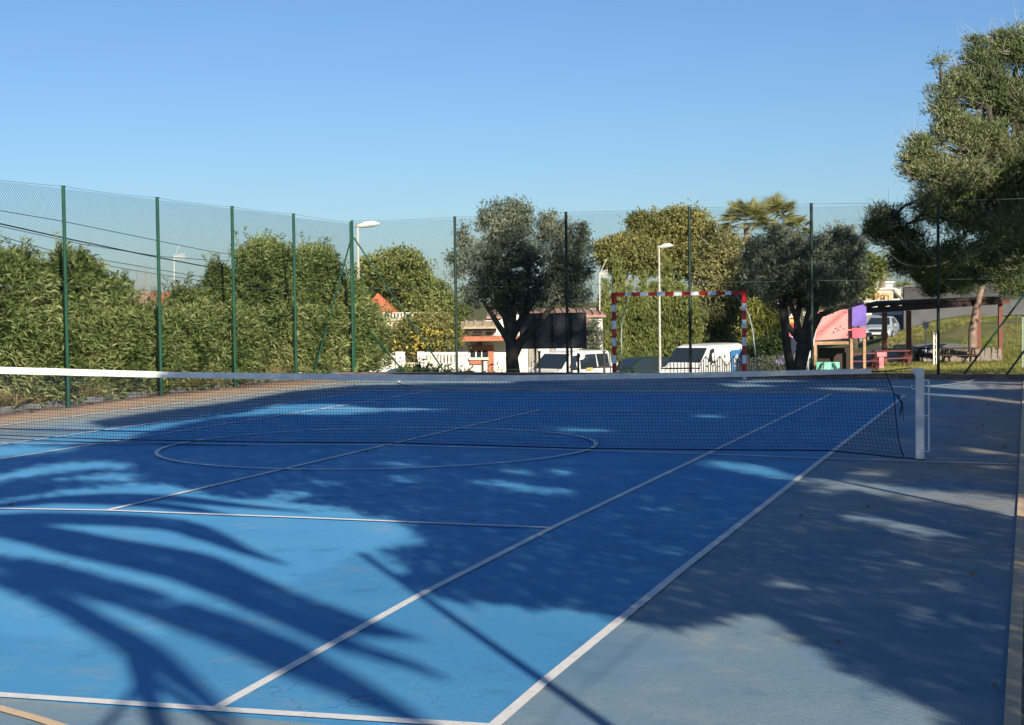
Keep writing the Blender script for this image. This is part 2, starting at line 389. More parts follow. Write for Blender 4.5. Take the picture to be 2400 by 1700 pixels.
xs = np.linspace(-6.42, 6.02, 140); z1 = np.interp(xs, xt, zt); hh = np.interp(xs, [-5.6, -3, 0, 2, 4.5, 6], [.093, .078, .08, .07, .064, .056]); wv = .004*np.sin(xs*9)+.003*np.sin(xs*23)
V = []
for dy_, dz_ in ((-.012, -1), (-.014, -.5), (-.009, 0), (.009, 0), (.014, -.5), (.012, -1)):
    V += [(x, NY+dy_+a, z+dz_*h) for x, z, h, a in zip(xs, z1, hh, wv)]
n_ = len(xs); F = [(k*n_+i, k*n_+i+1, ((k+1) % 6)*n_+i+1, ((k+1) % 6)*n_+i) for k in range(6) for i in range(n_-1)]+[(0, n_, 2*n_, 3*n_, 4*n_, 5*n_), tuple(k*n_+n_-1 for k in range(6))[::-1]]
kid(MB().add(V, F), 'headband', mat('tape_white', (.80, .78, .72), .7, .12, 6), net)
mb = MB(); mb.tube([(6.0, NY, .985), (6.2, NY, 1.0), (6.46, NY, 1.035)], .006, 5)
kid(mb, 'tie_rope', NETM, net); mb = MB()
for k in range(4):
    a = rng.uniform(-1, 1, 3)*.03
    mb.tube([(6.25, NY, .74), (6.3+a[0], NY-.03, .73), (6.36, NY-.02, .62+a[1]), (6.35+a[2], NY-.02, .50+a[1]*2)], .004, 4)
kid(mb, 'loose_cord', NETM, net)
PW = mat('post_white', (.80, .82, .86), .45, .10, 6)
post = empty('net_post', (6.547, NY, 0), 'white metal net post with a crank rail on its outer side', 'post')
mb = MB().box((6.547, NY, .514), (.092, .09, 1.028)); 
o = kid(mb, 'post_tube', PW, post); bv = o.modifiers.new('b', 'BEVEL'); bv.width = .008; bv.segments = 2
kid(MB().box((6.547, NY, .01), (.105, .105, .02)), 'base_plate', mat('steel_dark', (.06, .06, .07), .5, .3, 9), post)
kid(MB().prism([(6.5, NY-.03, 1.02), (6.44, NY-.03, 1.035), (6.5, NY-.03, .95)], (0, .06, 0)), 'pulley_bracket', PW, post)
mb = MB()
for z in (.895, .5, .1): mb.box((6.62, NY, z), (.06, .016, .014))
mb.box((6.643, NY, .4975), (.016, .02, .81))
kid(mb, 'crank_rail', PW, post)
kid(MB().tube([(6.5, NY-.02, .80), (6.47, NY-.02, .80), (6.455, NY-.02, .82), (6.46, NY-.02, .845), (6.475, NY-.02, .84)], .007, 6), 'hook', PW, post)

# ================================================================= GOAL
GX, GY = .115, 16.65
goal = empty('handball_goal', (GX, GY, 0), 'handball goal frame with red and white bands and no net', 'goal')
RED, GW = (.50, .02, .016), (.78, .84, .88)
for sx in (-1, 1):
    mm = stripes('goal_paint_post', GW, RED, .4, 'Z', .04, .47)
    o = MB().box((0, 0, 1.0), (.085, .085, 2.0)).build('post', mm, goal); o.location = (sx*1.515, 0, 0)
    mb = MB(); mb.tube([(sx*1.25, .04, 2.0), (sx*1.27, .25, 1.93), (sx*1.36, .55, 1.72), (sx*1.5, .75, 1.45), (sx*1.56, .85, 1.1), (sx*1.6, 1.0, .5), (sx*1.6, 1.1, .04)], .013, 8)
    mb.build('net_support', mat('galv', (.32, .36, .38), .55, .15, 5), goal)
mm = stripes('goal_paint_bar', GW, RED, .394, 'X', 1.27+.0, .47)
o = MB().box((0, 0, 0), (2.945, .083, .083)).build('crossbar', mm, goal); o.location = (0, 0, 1.956)
for sx in (-1, 1):
    mb = MB(); mb.box((sx*1.4, 0, 1.956), (.33, .0865, .0865)); mb.box((sx*1.515, 0, 1.86), (.0875, .0875, .285))
    mb.build('corner_joint', mat('goal_red', RED, .4, .15, 5), goal)
MB().tube([(-1.6, 1.1, .03), (1.6, 1.1, .03)], .018, 8).build('ground_bar', mat('galv', (.5, .54, .56)), goal)

# ================================================================= CHAIN LINK FENCES
GREEN = mat('fence_green', (.008, .058, .036), .45, .25, 3)
GREEND = mat('fence_mesh_green', (.004, .013, .011), .9, .2, 3, spec=.05)
GALV = mat('fence_mesh_wire', (.10, .16, .15), .45, .2, 3)
def bay_mesh(wd=3.05, h=4.0, c=.0305, r=.0023):
    nw = int(round(wd/c)); nz = int(round(h/c)); k = np.arange(nz+1); F = []; z = k*h/nz
    faces = []
    an = np.array([0, 2*math.pi/3, 4*math.pi/3])
    for i in range(nw):
        u = (i+((k+i) % 2))*c
        P = np.stack([u, .0025*np.where((k+i) % 2, 1, -1), z], -1)          # the wires weave in depth
        offs = np.stack([np.cos(an)*r*1.2, np.sin(an)*r, 0*an], -1)          # cross-section in the horizontal plane
        ring = P[:, None]+offs[None]
        for j in range(3):
            a = ring[:, j]; b = ring[:, (j+1) % 3]
            faces.append(np.stack([a[:-1], b[:-1], b[1:], a[1:]], 1))
    return np.concatenate(faces)
def share(name, data, parent, loc, rz, sx, sz=1.0):
    o = bpy.data.objects.new(name, data); COL.objects.link(o); o.parent = parent; o.location = loc; o.rotation_euler = (0, 0, rz); o.scale = (sx, 1, sz); return o
_b = quadmesh('mesh_panel', bay_mesh(), GREEND); BAY = _b.data; bpy.data.objects.remove(_b)
def fence(label, pts, tops, braces=(), group='chain link fences round the court', prad=.035, mesh=True, pm=None):
    p0 = pts[0]; rt = empty('chain_link_fence', (p0[0], p0[1], 0), label, 'fence', group)
    for k, (x, y) in enumerate(pts):
        mb = MB(); mb.tube([(x, y, G(x, y)-.05), (x, y, tops[k])], prad, 10); mb.box((x, y, tops[k]+.006), (prad*2.1, prad*2.1, .012))
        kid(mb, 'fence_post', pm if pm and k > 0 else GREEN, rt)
    for k in range(len(pts)-1):
        (x1, y1), (x2, y2) = pts[k], pts[k+1]; L = math.hypot(x2-x1, y2-y1); a = math.atan2(y2-y1, x2-x1)
        zt_ = min(tops[k], tops[k+1])
        if mesh: share('mesh_panel', BAY, rt, (x1-p0[0], y1-p0[1], .02), a, L/3.05, (zt_-.06)/4.0)
    mb = MB()
    for hgt in (.995, .55, .02):
        P = []
        for k in range(len(pts)-1):
            (x1, y1), (x2, y2) = pts[k], pts[k+1]
            for t in np.linspace(0, 1, 7): P.append((x1+(x2-x1)*t, y1+(y2-y1)*t, (tops[k]*(1-t)+tops[k+1]*t)*hgt+.02-.02*math.sin(t*math.pi)*(hgt > .5)))
        mb.tube(P, .0035, 4)
    kid(mb, 'tension_wire', GALV, rt)
    for a, b in braces:
        kid(MB().tube([a, b], .022, 8), 'brace', GREEN, rt)
    return rt
LX = [(-8.62, -1.0), (-8.70, 2.4), (-8.78, 5.85), (-8.92, 9.25), (-9.03, 12.54), (-9.12, 15.75), (-9.21, 19.35)]
fence('tall green chain link fence in front of the oleander shrubs', LX[:-1]+[(-9.21, 19.28)], [4.0]*6+[3.96])
BK = [(-9.21, 19.36), (-6.2, 19.05), (-3.18, 18.85), (-.02, 18.62), (2.9, 18.5), (5.77, 18.32), (8.93, 18.2)]
cx_, cy_ = BK[0]
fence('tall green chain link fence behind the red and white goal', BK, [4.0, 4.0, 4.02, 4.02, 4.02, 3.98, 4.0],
      braces=[((cx_+.05, cy_, 3.55), (cx_+2.62, cy_-.22, .05)), ((cx_, cy_-.05, 3.55), (cx_+.05, cy_-2.6, .05)), ((8.9, 18.2, 3.6), (6.32, 18.25, .03)), ((9.75, 18.15, 3.6), (7.24, 18.2, .03)), (tuple(at(850, 760, 42)), tuple(at(953, 878, 40.5)))], pm=mat('fence_dark_green', (.006, .026, .019), .5, .25, 3))  # shade on these posts is put into a darker green; corner post keeps GREEN
RY = [-18.8, -15.75, -12.7, -9.65, -6.6, -3.5, -.4, 2.7, 5.8, 8.9, 12.0, 15.1]
fence('tall green chain link fence along the right side of the court', [(8.93, y) for y in RY]+[(8.93, 18.1)], [4.0]*13)
fence('tall green chain link fence behind the photographer', [(8.9, -18.84), (5.85, -18.84), (2.8, -18.84), (-.25, -18.84)], [4.0]*4,
      braces=[((8.88, -18.84, 3.6), (6.4, -18.84, .03)), ((8.93, -18.75, 3.6), (8.93, -16.3, .03))])

nL = 230; xx = np.r_[rng.uniform(-9.1, -7.3, 120), rng.uniform(-7, 7.6, 70), rng.uniform(7.0, 8.6, 40)]; yy = np.r_[rng.uniform(0, 17, 120), rng.uniform(-12, 16, 70), rng.uniform(-11, 16, 40)]
P = np.stack([xx, yy, np.full(nL, .012)], -1); d_ = np.c_[rng.normal(size=(nL, 2)), rng.uniform(0, .25, nL)]; d_ /= np.linalg.norm(d_, axis=1)[:, None]
tag(quadmesh('fallen_leaves', leaves(P, .06, .028, d_), mat('dry_leaf', (.24, .17, .09), .9, .4, 3)), 'small dry leaves scattered on the court', 'leaves', kind='stuff')

# ================================================================= background helpers ('d' pixels: photograph seen 2293 wide)
K = 2400/2293
def A(x, y, D): return at(x*K, y*K, D)
def XY(x, D): q = A(x, 812, D); return q[0], q[1]
def ZD(x, y, D): return A(x, y, D)[2]
CR = math.atan2(RT[1], RT[0])
NB = np.array([sy, cy, 0.])        # horizontal direction away from the camera
def fb(mb, x1, x2, y1, y2, D, dp, turn=0.0, z0=None):
    """upright box whose front face covers x1..x2, y1(top)..y2(bottom) at distance D"""
    w_ = (x2-x1)*K*D/FL; xm = (x1+x2)/2; zt_ = ZD(xm, y1, D); zb_ = ZD(xm, y2, D) if z0 is None else z0
    a, b = XY(xm, D); c = np.array([a, b, (zt_+zb_)/2])+NB*dp/2
    return mb.box(c, (w_, dp, zt_-zb_), rz=CR+turn)
def base(x, D, name, label, cat, group=None):
    a, b = XY(x, D); return empty(name, (a, b, G(a, b)), label, cat, group)
BARK = mat('bark', (.13, .10, .075), .95, .45, 9, .8); BARKG = mat('bark_grey', (.30, .25, .20), .95, .4, 8, .8)
TWIG = mat('twig', (.30, .25, .18), .9, .35, 5); BARKD = mat('bark_dark', (.075, .065, .055), .95, .4, 8, .8)

# ================================================================= OLEANDERS
OLE = leafmat('oleander_leaf', [(.0, (.055, .085, .025)), (.33, (.14, .19, .055)), (.6, (.27, .33, .11)), (.85, (.44, .47, .21)), (1.0, (.58, .52, .27))], .26, .45, .55)
def oleander(label, px, pytop, hw, n, X0=-10.35, rx=.95, bulge=0.0):
    d = FW+RT*(px*K-1200)/FL-UP*(pytop*K-850)/FL; q = CP+d*((X0-CP[0])/d[0]); h = q[2]; Y = q[1]
    D = (q-CP)@FW; s_ = abs(((q-CP)@RT)/D); ax_ = (.949-.316*s_)/D*FL; ay_ = (.316+.949*s_)/D*FL; hk = hw*K; rx = min(rx, .75*hk/ax_)
    ry = math.sqrt(max(hk*hk-(rx*ax_)**2, (.45*ay_)**2))/ay_
    c = np.array([X0, Y, 0.])
    th = rng.uniform(0, 2*math.pi, n); ph = rng.uniform(0, 1, n)**.75*math.pi/2; el = ph   # ph 0: side, pi/2: top
    side = rng.uniform(size=n) < .55
    zz = np.where(side, rng.uniform(.02, .72, n), .6+.4*np.sin(el)); rr = np.where(side, np.interp(zz, [0, .35, .72], [.98, 1.05, .96]), .95*np.cos(el)**.8+.08)
    lump = 1+.20*np.sin(th*5+zz*7+px)+.16*np.sin(th*9-zz*13+px)
    dep = 1-.45*rng.uniform(0, 1, n)**2.2
    P = np.stack([c[0]+rx*rr*lump*dep*np.cos(th), c[1]+ry*rr*lump*dep*np.sin(th), h*(zz*(.93+.07*lump)*np.where(side, 1, dep**.5))+rng.normal(0, .05, n)], -1)
    P[:, 2] = np.clip(P[:, 2], .05, None)
    lim = -9.42+.25*rng.uniform(-1, 1, n)+bulge*ss(.5, 1.3, P[:, 2])*(1+.35*np.sin(P[:, 1]*2.1+P[:, 2]*2)); keep = P[:, 0] < lim; P[~keep, 0] = lim[~keep]-rng.uniform(0, .4, (~keep).sum())
    m2 = n//3; cur = np.stack([rng.uniform(-9.85, -9.3, m2)+.12*np.sin(np.linspace(0, 20, m2)), Y+ry*1.05*rng.uniform(-1, 1, m2), 1.7*rng.uniform(0, 1, m2)**1.1+.03], -1)
    P = np.vstack([P, cur]); th = np.r_[th, rng.normal(0, .6, m2)]; n = len(P)
    up = np.stack([np.cos(th)*.55, np.sin(th)*.55, .75*np.ones(n)], -1)+rng.normal(0, .32, (n, 3)); up /= np.linalg.norm(up, axis=1)[:, None]
    k = 15; PP = np.repeat(P, k, 0); UU = np.repeat(up, k, 0); tt = rng.uniform(-.16, .12, n*k)
    side_ = np.cross(UU, rdir(n*k)); side_ /= np.linalg.norm(side_, axis=1)[:, None]
    dd = UU*rng.uniform(.35, 1.0, n*k)[:, None]+side_*.8; dd /= np.linalg.norm(dd, axis=1)[:, None]
    V = leaves(PP+UU*tt[:, None], .17, .030, dd, droop=.18)
    # tall shoots above the crown line
    ns = int(16+hw*.4); sp = c+np.stack([rng.uniform(-1, .6, ns)*rx*.8, rng.uniform(-1, 1, ns)*ry*.8, h*rng.uniform(.80, .97, ns)], -1); W2 = []
    st = MB()
    for p in sp:
        L = rng.uniform(.2, .62); dr = np.array([rng.normal()*.2, rng.normal()*.2, 1]); st.tube([p-dr*.5, p, p+dr*L], [.012, .008, .003], 4, False)
        m_ = 34; t = rng.uniform(0, 1, m_); a = rng.uniform(0, 6.3, m_)
        W2.append(leaves(p+dr*L*t[:, None], .14, .024, np.stack([np.cos(a)*.7, np.sin(a)*.7, np.full(m_, .65)], -1), droop=.1))
    # stems inside
    for j in range(26):
        a = rng.uniform(0, 6.3); r0 = rng.uniform(.1, .5); e = c+np.array([rx*.85*math.cos(a), ry*.85*math.sin(a), h*rng.uniform(.45, .9)])
        b0 = c+np.array([r0*math.cos(a), r0*ry/rx*math.sin(a), -.05]); md = (b0+e)/2+np.array([0, 0, h*.12])
        st.tube([b0, md, e], [.03, .02, .008], 5, False)
    rt = empty('oleander_shrub', tuple(c), label, 'shrub', 'oleander shrubs behind the left fence')
    quadmesh('foliage', np.concatenate([V]+W2), OLE, rt, loc=tuple(c))
    kid(st, 'stem', BARK, rt)
oleander('big oleander at the left edge, before the first green fence post in view', 20, 580, 105, 1500)
oleander('dense oleander rising behind the first green fence post in view', 165, 584, 82, 1500)
oleander('lower oleander sloping down in front of the small white house', 250, 640, 62, 900)
oleander('low oleander standing behind the second green fence post in view', 335, 705, 60, 900)
oleander('low bushy oleander between the second and third green fence posts', 425, 662, 55, 1000)
oleander('narrow upright oleander with ragged grey-green shoots beside the power cables', 490, 606, 32, 600)
oleander('tallest oleander, a rounded mass between the third and fourth fence posts', 596, 550, 72, 2000, X0=-10.5, rx=1.3, bulge=.9)
oleander('tall oleander behind the fourth fence post, next to the corner post', 706, 562, 62, 2000, X0=-10.5, rx=1.4, bulge=1.1)
oleander('last oleander of the row, thinning out beside the white balustrade', 772, 640, 52, 1500, X0=-10.2, rx=1.4, bulge=1.1)
# dry undergrowth in front
n = 900; yy = rng.uniform(2, 17, n); P = np.stack([rng.normal(-9.62, .12, n), yy, rng.uniform(0, .12, n)], -1); kk = 9; PP = np.repeat(P, kk, 0)
dd = rdir(n*kk)*.6+np.array([.25, 0, .8]); dd /= np.linalg.norm(dd, axis=1)[:, None]
DRY = leafmat('dry_grass', [(0, (.10, .10, .03)), (.5, (.28, .22, .10)), (1, (.42, .33, .18))], .2, .7, .4)
tag(quadmesh('dry_weeds', leaves(PP, .3, .018, dd, droop=.1), DRY), 'dry straw-coloured weeds along the kerb under the oleanders', 'weeds', kind='stuff')
mb = MB()
for k in range(9):
    y0 = rng.uniform(3, 13); x0 = -9.0+rng.uniform(-.2, .4); a = rng.uniform(-.5, .5)+1.57
    mb.tube([(x0, y0, .02), (x0+.25*math.cos(a), y0+.3*math.sin(a), .06), (x0+.5*math.cos(a+.3), y0+.7*math.sin(a+.3), .02)], .012, 4)
tag(mb.build('fallen_twigs', BARK), 'dry twigs fallen on the dusty court edge by the left fence', 'twigs', kind='stuff')

# ================================================================= generic trees
def clumps(blobs, D, nc, lpc, cr, ls, lw, jd=1.0, droop=0.0, shell=.5, up=.0, needle=False):
    """blobs: (dx, dy, rx_px, ry_px[, dD]) -> leaf quads"""
    ar = np.array([b[2]*b[3] for b in blobs], float); ar /= ar.sum(); out = []
    for b, f in zip(blobs, ar):
        m_ = max(3, int(nc*f)); dD = b[4] if len(b) > 4 else 0
        c = A(b[0], b[1], D+dD); rx = b[2]*K*(D+dD)/FL; rz = b[3]*K*(D+dD)/FL; ry = min(rx, rz*1.3)*jd
        v = rdir(m_)*(shell+(1-shell)*rng.uniform(0, 1, m_)**.6)[:, None]*(1+.14*rng.normal(size=m_))[:, None]
        C = c+RT*(v[:, :1]*rx)+NB*(v[:, 1:2]*ry)+np.array([0, 0, 1.])*(v[:, 2:3]*rz)
        cc = np.repeat(C, lpc, 0); k = len(cc); o = rdir(k)*(rng.uniform(0, 1, k)**.5)[:, None]*cr*np.repeat(rng.uniform(.45, 1.0, m_)+rng.exponential(.35, m_), lpc)[:, None]
        o[:, 2] *= .7
        d = rdir(k)+np.array([0, 0, up]); 
        if needle: d = d*.6+o/cr+np.array([0, 0, up])
        d /= np.linalg.norm(d, axis=1)[:, None]
        out.append(leaves(cc+o, ls, lw, d, droop))
    return np.concatenate(out)
def limbs(mb, root, targets, r0, k=7, wob=.25):
    root = np.array(root)
    for t in targets:
        t = np.array(t); L = np.linalg.norm(t-root); n_ = 6
        pts = [root+(t-root)*s+(rng.normal(size=3)*wob*L*.12 if 0 < s < 1 else 0)+np.array([0, 0, .12*L*math.sin(s*math.pi)]) for s in np.linspace(0, 1, n_)]
        mb.tube(pts, np.linspace(r0, r0*.25, n_), k, False)
def twigs(blobs, D, n, L, r=.006):
    mb = MB(); ar = np.array([b[2]*b[3] for b in blobs], float); ar /= ar.sum()
    for b, f in zip(blobs, ar):
        dD = b[4] if len(b) > 4 else 0; c = A(b[0], b[1], D+dD); rx = b[2]*K*D/FL; rz = b[3]*K*D/FL
        for _ in range(max(1, int(n*f))):
            v = rdir(1)[0]; p = c+RT*v[0]*rx*.75+NB*v[1]*rx*.75+np.array([0, 0, v[2]*rz*.75]); d = v[0]*RT+v[1]*NB+np.array([0, 0, v[2]*.6+.3]); q = rng.normal(size=3)*.35
            mb.tube([p-d*L*.5, p+q*L*.2, p+d*L*.4+q*L*.3, p+(d+q)*L*.6+np.array([0, 0, .15*L])], [r*1.6, r*1.2, r*.8, r*.4], 3, False)
    return mb
def tree(name, label, cat, bx, D, blobs, lm, nc=700, lpc=26, cr=.35, ls=.16, lw=.06, trunk=None, r0=.16, bark=BARK, group=None, twn=0, twL=.8, nl=5, jd=1.0, droop=0., up=.2, shell=.5, needle=False, twm=None, twr=.008):
    rt = base(bx, D, name, label, cat, group); b0 = np.array(rt.location)
    top = np.array(A(blobs[0][0], blobs[0][1], D)); 
    fork = b0+(top-b0)*np.array([.35, .35, .45]) if trunk is None else np.array(A(*trunk, D))
    mb = MB(); mb.tube([b0-np.array([0, 0, .2]), b0+(fork-b0)*.5+rng.normal(size=3)*.06, fork], [r0*1.35, r0*1.05, r0*.9], 9)
    tg = [A(b[0], b[1], D+(b[4] if len(b) > 4 else 0)) for b in blobs[:nl]]
    limbs(mb, fork, tg, r0*.6)
    kid(mb, 'trunk', bark, rt, smooth=True)
    if twn: kid(twigs(blobs, D, twn, twL, twr), 'branch', twm or TWIG, rt)
    quadmesh('crown', clumps(blobs, D, nc, lpc, cr, ls, lw, jd, droop, shell, up, needle), lm, rt, loc=tuple(b0))
    return rt
OLV = leafmat('olive_leaf', [(0, (.04, .055, .035)), (.45, (.10, .125, .085)), (.75, (.20, .225, .155)), (1, (.36, .37, .25))], .10, .5, .6)
SIL = leafmat('silver_leaf', [(0, (.06, .075, .05)), (.5, (.14, .16, .11)), (1, (.30, .30, .2))], .1, .6, .6)
PIN = leafmat('pine_needle', [(0, (.022, .038, .014)), (.42, (.065, .095, .035)), (.7, (.13, .165, .065)), (1, (.27, .28, .14))], .12, .6, .35)
GLD = leafmat('golden_leaf', [(0, (.05, .065, .02)), (.4, (.13, .16, .045)), (.7, (.23, .26, .085)), (1, (.36, .35, .13))], .2, .6, .3)
BRN = leafmat('rusty_leaf', [(0, (.055, .06, .02)), (.4, (.15, .155, .045)), (.7, (.26, .25, .085)), (1, (.38, .34, .13))], .2, .6, .3)
MIX = leafmat('acacia_leaf', [(0, (0.070, 0.077, 0.026)), (.4, (0.182, 0.182, 0.065)), (.7, (0.322, 0.294, 0.117)), (1, (0.476, 0.420, 0.195))], .2, .6, .4)
CYP = leafmat('cypress_leaf', [(0, (0.053, 0.075, 0.019)), (.4, (0.128, 0.158, 0.046)), (.7, (0.210, 0.232, 0.065)), (1, (0.330, 0.330, 0.104))], .12, .6, .5)
YGR = leafmat('yellow_green_leaf', [(0, (0.096, 0.108, 0.018)), (.4, (0.228, 0.240, 0.048)), (.7, (0.384, 0.372, 0.096)), (1, (0.504, 0.456, 0.156))], .25, .6, .5)
DKG = leafmat('dark_leaf', [(0, (.012, .022, .008)), (.5, (.03, .05, .015)), (1, (.07, .10, .03))], .15, .5, .5)

# ---- the two olives just outside the back fence
tree('olive_tree', 'grey-green olive tree with one thick trunk, in front of the white house', 'tree', 1150, 40.6,
     [(1140, 560, 62, 60), (1258, 595, 50, 50), (1120, 640, 70, 50), (1200, 650, 80, 45), (1270, 620, 48, 60), (1090, 590, 48, 45), (1182, 580, 34, 40), (1135, 505, 38, 45), (1170, 500, 28, 38),
      (1100, 510, 20, 42), (1222, 525, 22, 48), (1258, 530, 20, 42), (1300, 545, 22, 46), (1045, 545, 18, 35), (1220, 500, 8, 34), (1085, 480, 8, 26), (1150, 470, 14, 20), (1180, 470, 9, 16), (1060, 660, 35, 28), (1290, 665, 35, 30), (1150, 690, 45, 18), (1030, 600, 22, 30), (1078, 500, 7, 24), (1110, 475, 7, 22), (1135, 465, 8, 22), (1165, 462, 7, 20), (1240, 500, 7, 28), (1275, 520, 7, 28), (1308, 520, 6, 28), (1030, 540, 7, 26), (1010, 580, 8, 20), (1320, 600, 9, 24)],
     OLV, nc=2500, lpc=24, cr=.18, ls=.085, lw=.028, trunk=(1143, 765), r0=.15, bark=BARKD, nl=8, up=.9, shell=.3, twn=160, twL=.5, twm=BARKD, twr=.005)
tree('olive_tree', 'dark olive tree with a forked trunk left of the pink play panel', 'tree', 1785, 40.2,
     [(1780, 610, 90, 55), (1720, 590, 55, 48), (1840, 620, 70, 50), (1900, 600, 45, 45), (1790, 560, 70, 40), (1700, 560, 36, 30), (1885, 650, 50, 32), (1760, 660, 70, 32), (1830, 670, 50, 26), (1900, 545, 20, 32), (1880, 535, 10, 30), (1850, 555, 14, 30), (1920, 560, 14, 34), (1690, 620, 30, 30), (1745, 530, 26, 28), (1880, 520, 6, 24), (1866, 540, 6, 26), (1895, 528, 6, 28), (1912, 535, 6, 26), (1850, 535, 6, 24), (1925, 560, 6, 22), (1830, 560, 8, 20), (1675, 570, 8, 22)],
     OLV, nc=2500, lpc=24, cr=.18, ls=.085, lw=.028, trunk=(1795, 770), r0=.15, bark=BARKD, nl=6, up=.8, shell=.3, twn=130, twL=.5, twm=BARKD, twr=.005)
# forks of the second olive
mb = MB(); q = lambda x, y: A(x, y, 40.2)
mb.tube([q(1776, 850), q(1762, 780), q(1755, 720), q(1748, 670)], [.13, .11, .09, .06], 8, False)
mb.tube([q(1786, 850), q(1805, 780), q(1820, 735), q(1838, 705), q(1880, 690), q(1930, 680)], [.14, .12, .10, .08, .06, .03], 8, False)
_o = [o for o in COL.objects if o.name.startswith('olive_tree') and 'forked' in o.get('label', '')][0]
kid(mb, 'limb', BARKD, _o, smooth=True)
mb = MB(); q = lambda x, y: A(x, y, 40.6)
mb.tube([q(1150, 850), q(1146, 800), q(1145, 770), q(1120, 735), q(1080, 670)], [.19, .165, .13, .08, .05], 9, False)
mb.tube([q(1148, 800), q(1165, 765), q(1190, 740), q(1215, 712), q(1262, 655)], [.14, .12, .10, .08, .05], 8, False)
mb.tube([q(1148, 775), q(1150, 740), q(1152, 690)], [.09, .075, .06], 8, False)
_o = [o for o in COL.objects if o.name.startswith('olive_tree') and 'one thick' in o.get('label', '')][0]
kid(mb, 'limb', BARKD, _o, smooth=True)

# ---- trees behind
tree('round_tree', 'olive-green round tree behind the corner of the fence and the roof aerial', 'tree', 890, 84,
     [(890, 620, 75, 62), (840, 630, 50, 50), (950, 660, 55, 45), (900, 585, 34, 26), (985, 690, 45, 35), (830, 600, 30, 24), (920, 680, 80, 40), (1015, 700, 36, 26), (1000, 755, 50, 40), (870, 700, 50, 30)],
     GLD, nc=1500, lpc=24, cr=.4, ls=.2, lw=.09, r0=.2)
tree('flowering_bush', 'dark bush full of yellow flowers behind the white balustrade gate', 'bush', 930, 69.5,
     [(930, 755, 72, 36), (990, 760, 45, 38), (880, 765, 40, 28), (960, 725, 55, 28), (922, 800, 30, 22)], BRN, nc=750, lpc=26, cr=.28, ls=.13, lw=.07, r0=.06)
fl = clumps([(915, 770, 55, 16, -1.2), (965, 770, 30, 14, -1.0), (945, 745, 35, 16, -1.0), (925, 795, 12, 12, -1.0), (980, 740, 30, 20, -.8)], 69.5, 46, 7, .10, .085, .07)
_o = [o for o in COL.objects if o.name.startswith('flowering_bush')][0]
quadmesh('blossom', fl, mat('yellow_petal', (.66, .48, .07), .6, .2, 4), _o, loc=tuple(_o.location))
tree('round_pine', 'bushy golden pine crown standing lowest and farthest left behind the goal', 'tree', 1405, 88,
     [(1400, 568, 58, 40), (1365, 560, 30, 24), (1440, 575, 45, 40), (1385, 590, 40, 24)], BRN, nc=760, lpc=26, cr=.4, ls=.2, lw=.085, r0=.2, bark=BARKG)
tree('round_pine', 'tall round pine rising highest above the cypresses behind the goal', 'tree', 1500, 94,
     [(1500, 520, 60, 50), (1545, 505, 48, 38), (1450, 510, 45, 32), (1590, 540, 50, 45), (1470, 570, 55, 45), (1540, 580, 60, 50), (1430, 495, 22, 18), (1520, 490, 30, 22), (1600, 620, 60, 60)],
     BRN, nc=1700, lpc=26, cr=.42, ls=.2, lw=.085, r0=.25, bark=BARKG, twn=60, twL=1.2, twr=.02)
tree('acacia_tree', 'straggly acacia with pale bare branches behind the right goal post', 'tree', 1630, 80,
     [(1630, 620, 62, 70), (1600, 690, 62, 60), (1665, 680, 46, 60), (1620, 560, 52, 42), (1590, 760, 70, 42), (1650, 760, 50, 35), (1680, 600, 36, 50)],
     MIX, nc=1300, lpc=22, cr=.4, ls=.17, lw=.075, r0=.14, bark=BARKG, twn=170, twL=1.5, twr=.022, twm=BARKG)
tree('leafy_shrub', 'bright yellow-green shrub with arching sprays right of the goal', 'shrub', 1720, 70,
     [(1715, 720, 38, 42), (1690, 750, 28, 34), (1745, 745, 26, 32), (1700, 690, 26, 22)], YGR, nc=420, lpc=22, cr=.3, ls=.26, lw=.06, r0=.05, droop=.5, twn=20, twL=1.0)
tree('dark_shrub', 'dark green shrub low beneath the yellow-green sprays', 'shrub', 1722, 68,
     [(1722, 785, 42, 26), (1750, 775, 24, 24)], DKG, nc=260, lpc=24, cr=.25, ls=.16, lw=.09, r0=.05)
tree('broadleaf_tree', 'hazy green tree seen between the olive and the dark pine lobe', 'tree', 1915, 92,
     [(1905, 590, 55, 26), (1950, 600, 34, 30), (1870, 585, 30, 20), (1935, 640, 26, 30)], GLD, nc=420, lpc=22, cr=.4, ls=.22, lw=.09, r0=.15)
tree('grey_shrub', 'grey leafy shrub in front of the white house wall by the cypresses', 'shrub', 1330, 68.5,
     [(1328, 760, 20, 45), (1322, 800, 24, 26)], SIL, nc=260, lpc=16, cr=.2, ls=.14, lw=.06, r0=.03)
tree('lavender_bush', 'silvery bush with violet flower heads between the goal and the forked olive', 'bush', 1745, 47,
     [(1735, 815, 38, 16), (1775, 830, 30, 14)], SIL, nc=260, lpc=20, cr=.14, ls=.09, lw=.02, r0=.02, up=.8)
_o = [o for o in COL.objects if o.name.startswith('lavender_bush')][0]
quadmesh('blossom', clumps([(1762, 800, 12, 12, -.3), (1745, 812, 10, 8, -.3)], 47, 16, 14, .07, .05, .03), mat('violet_petal', (.32, .26, .55), .7, .2, 3), _o, loc=tuple(_o.location))
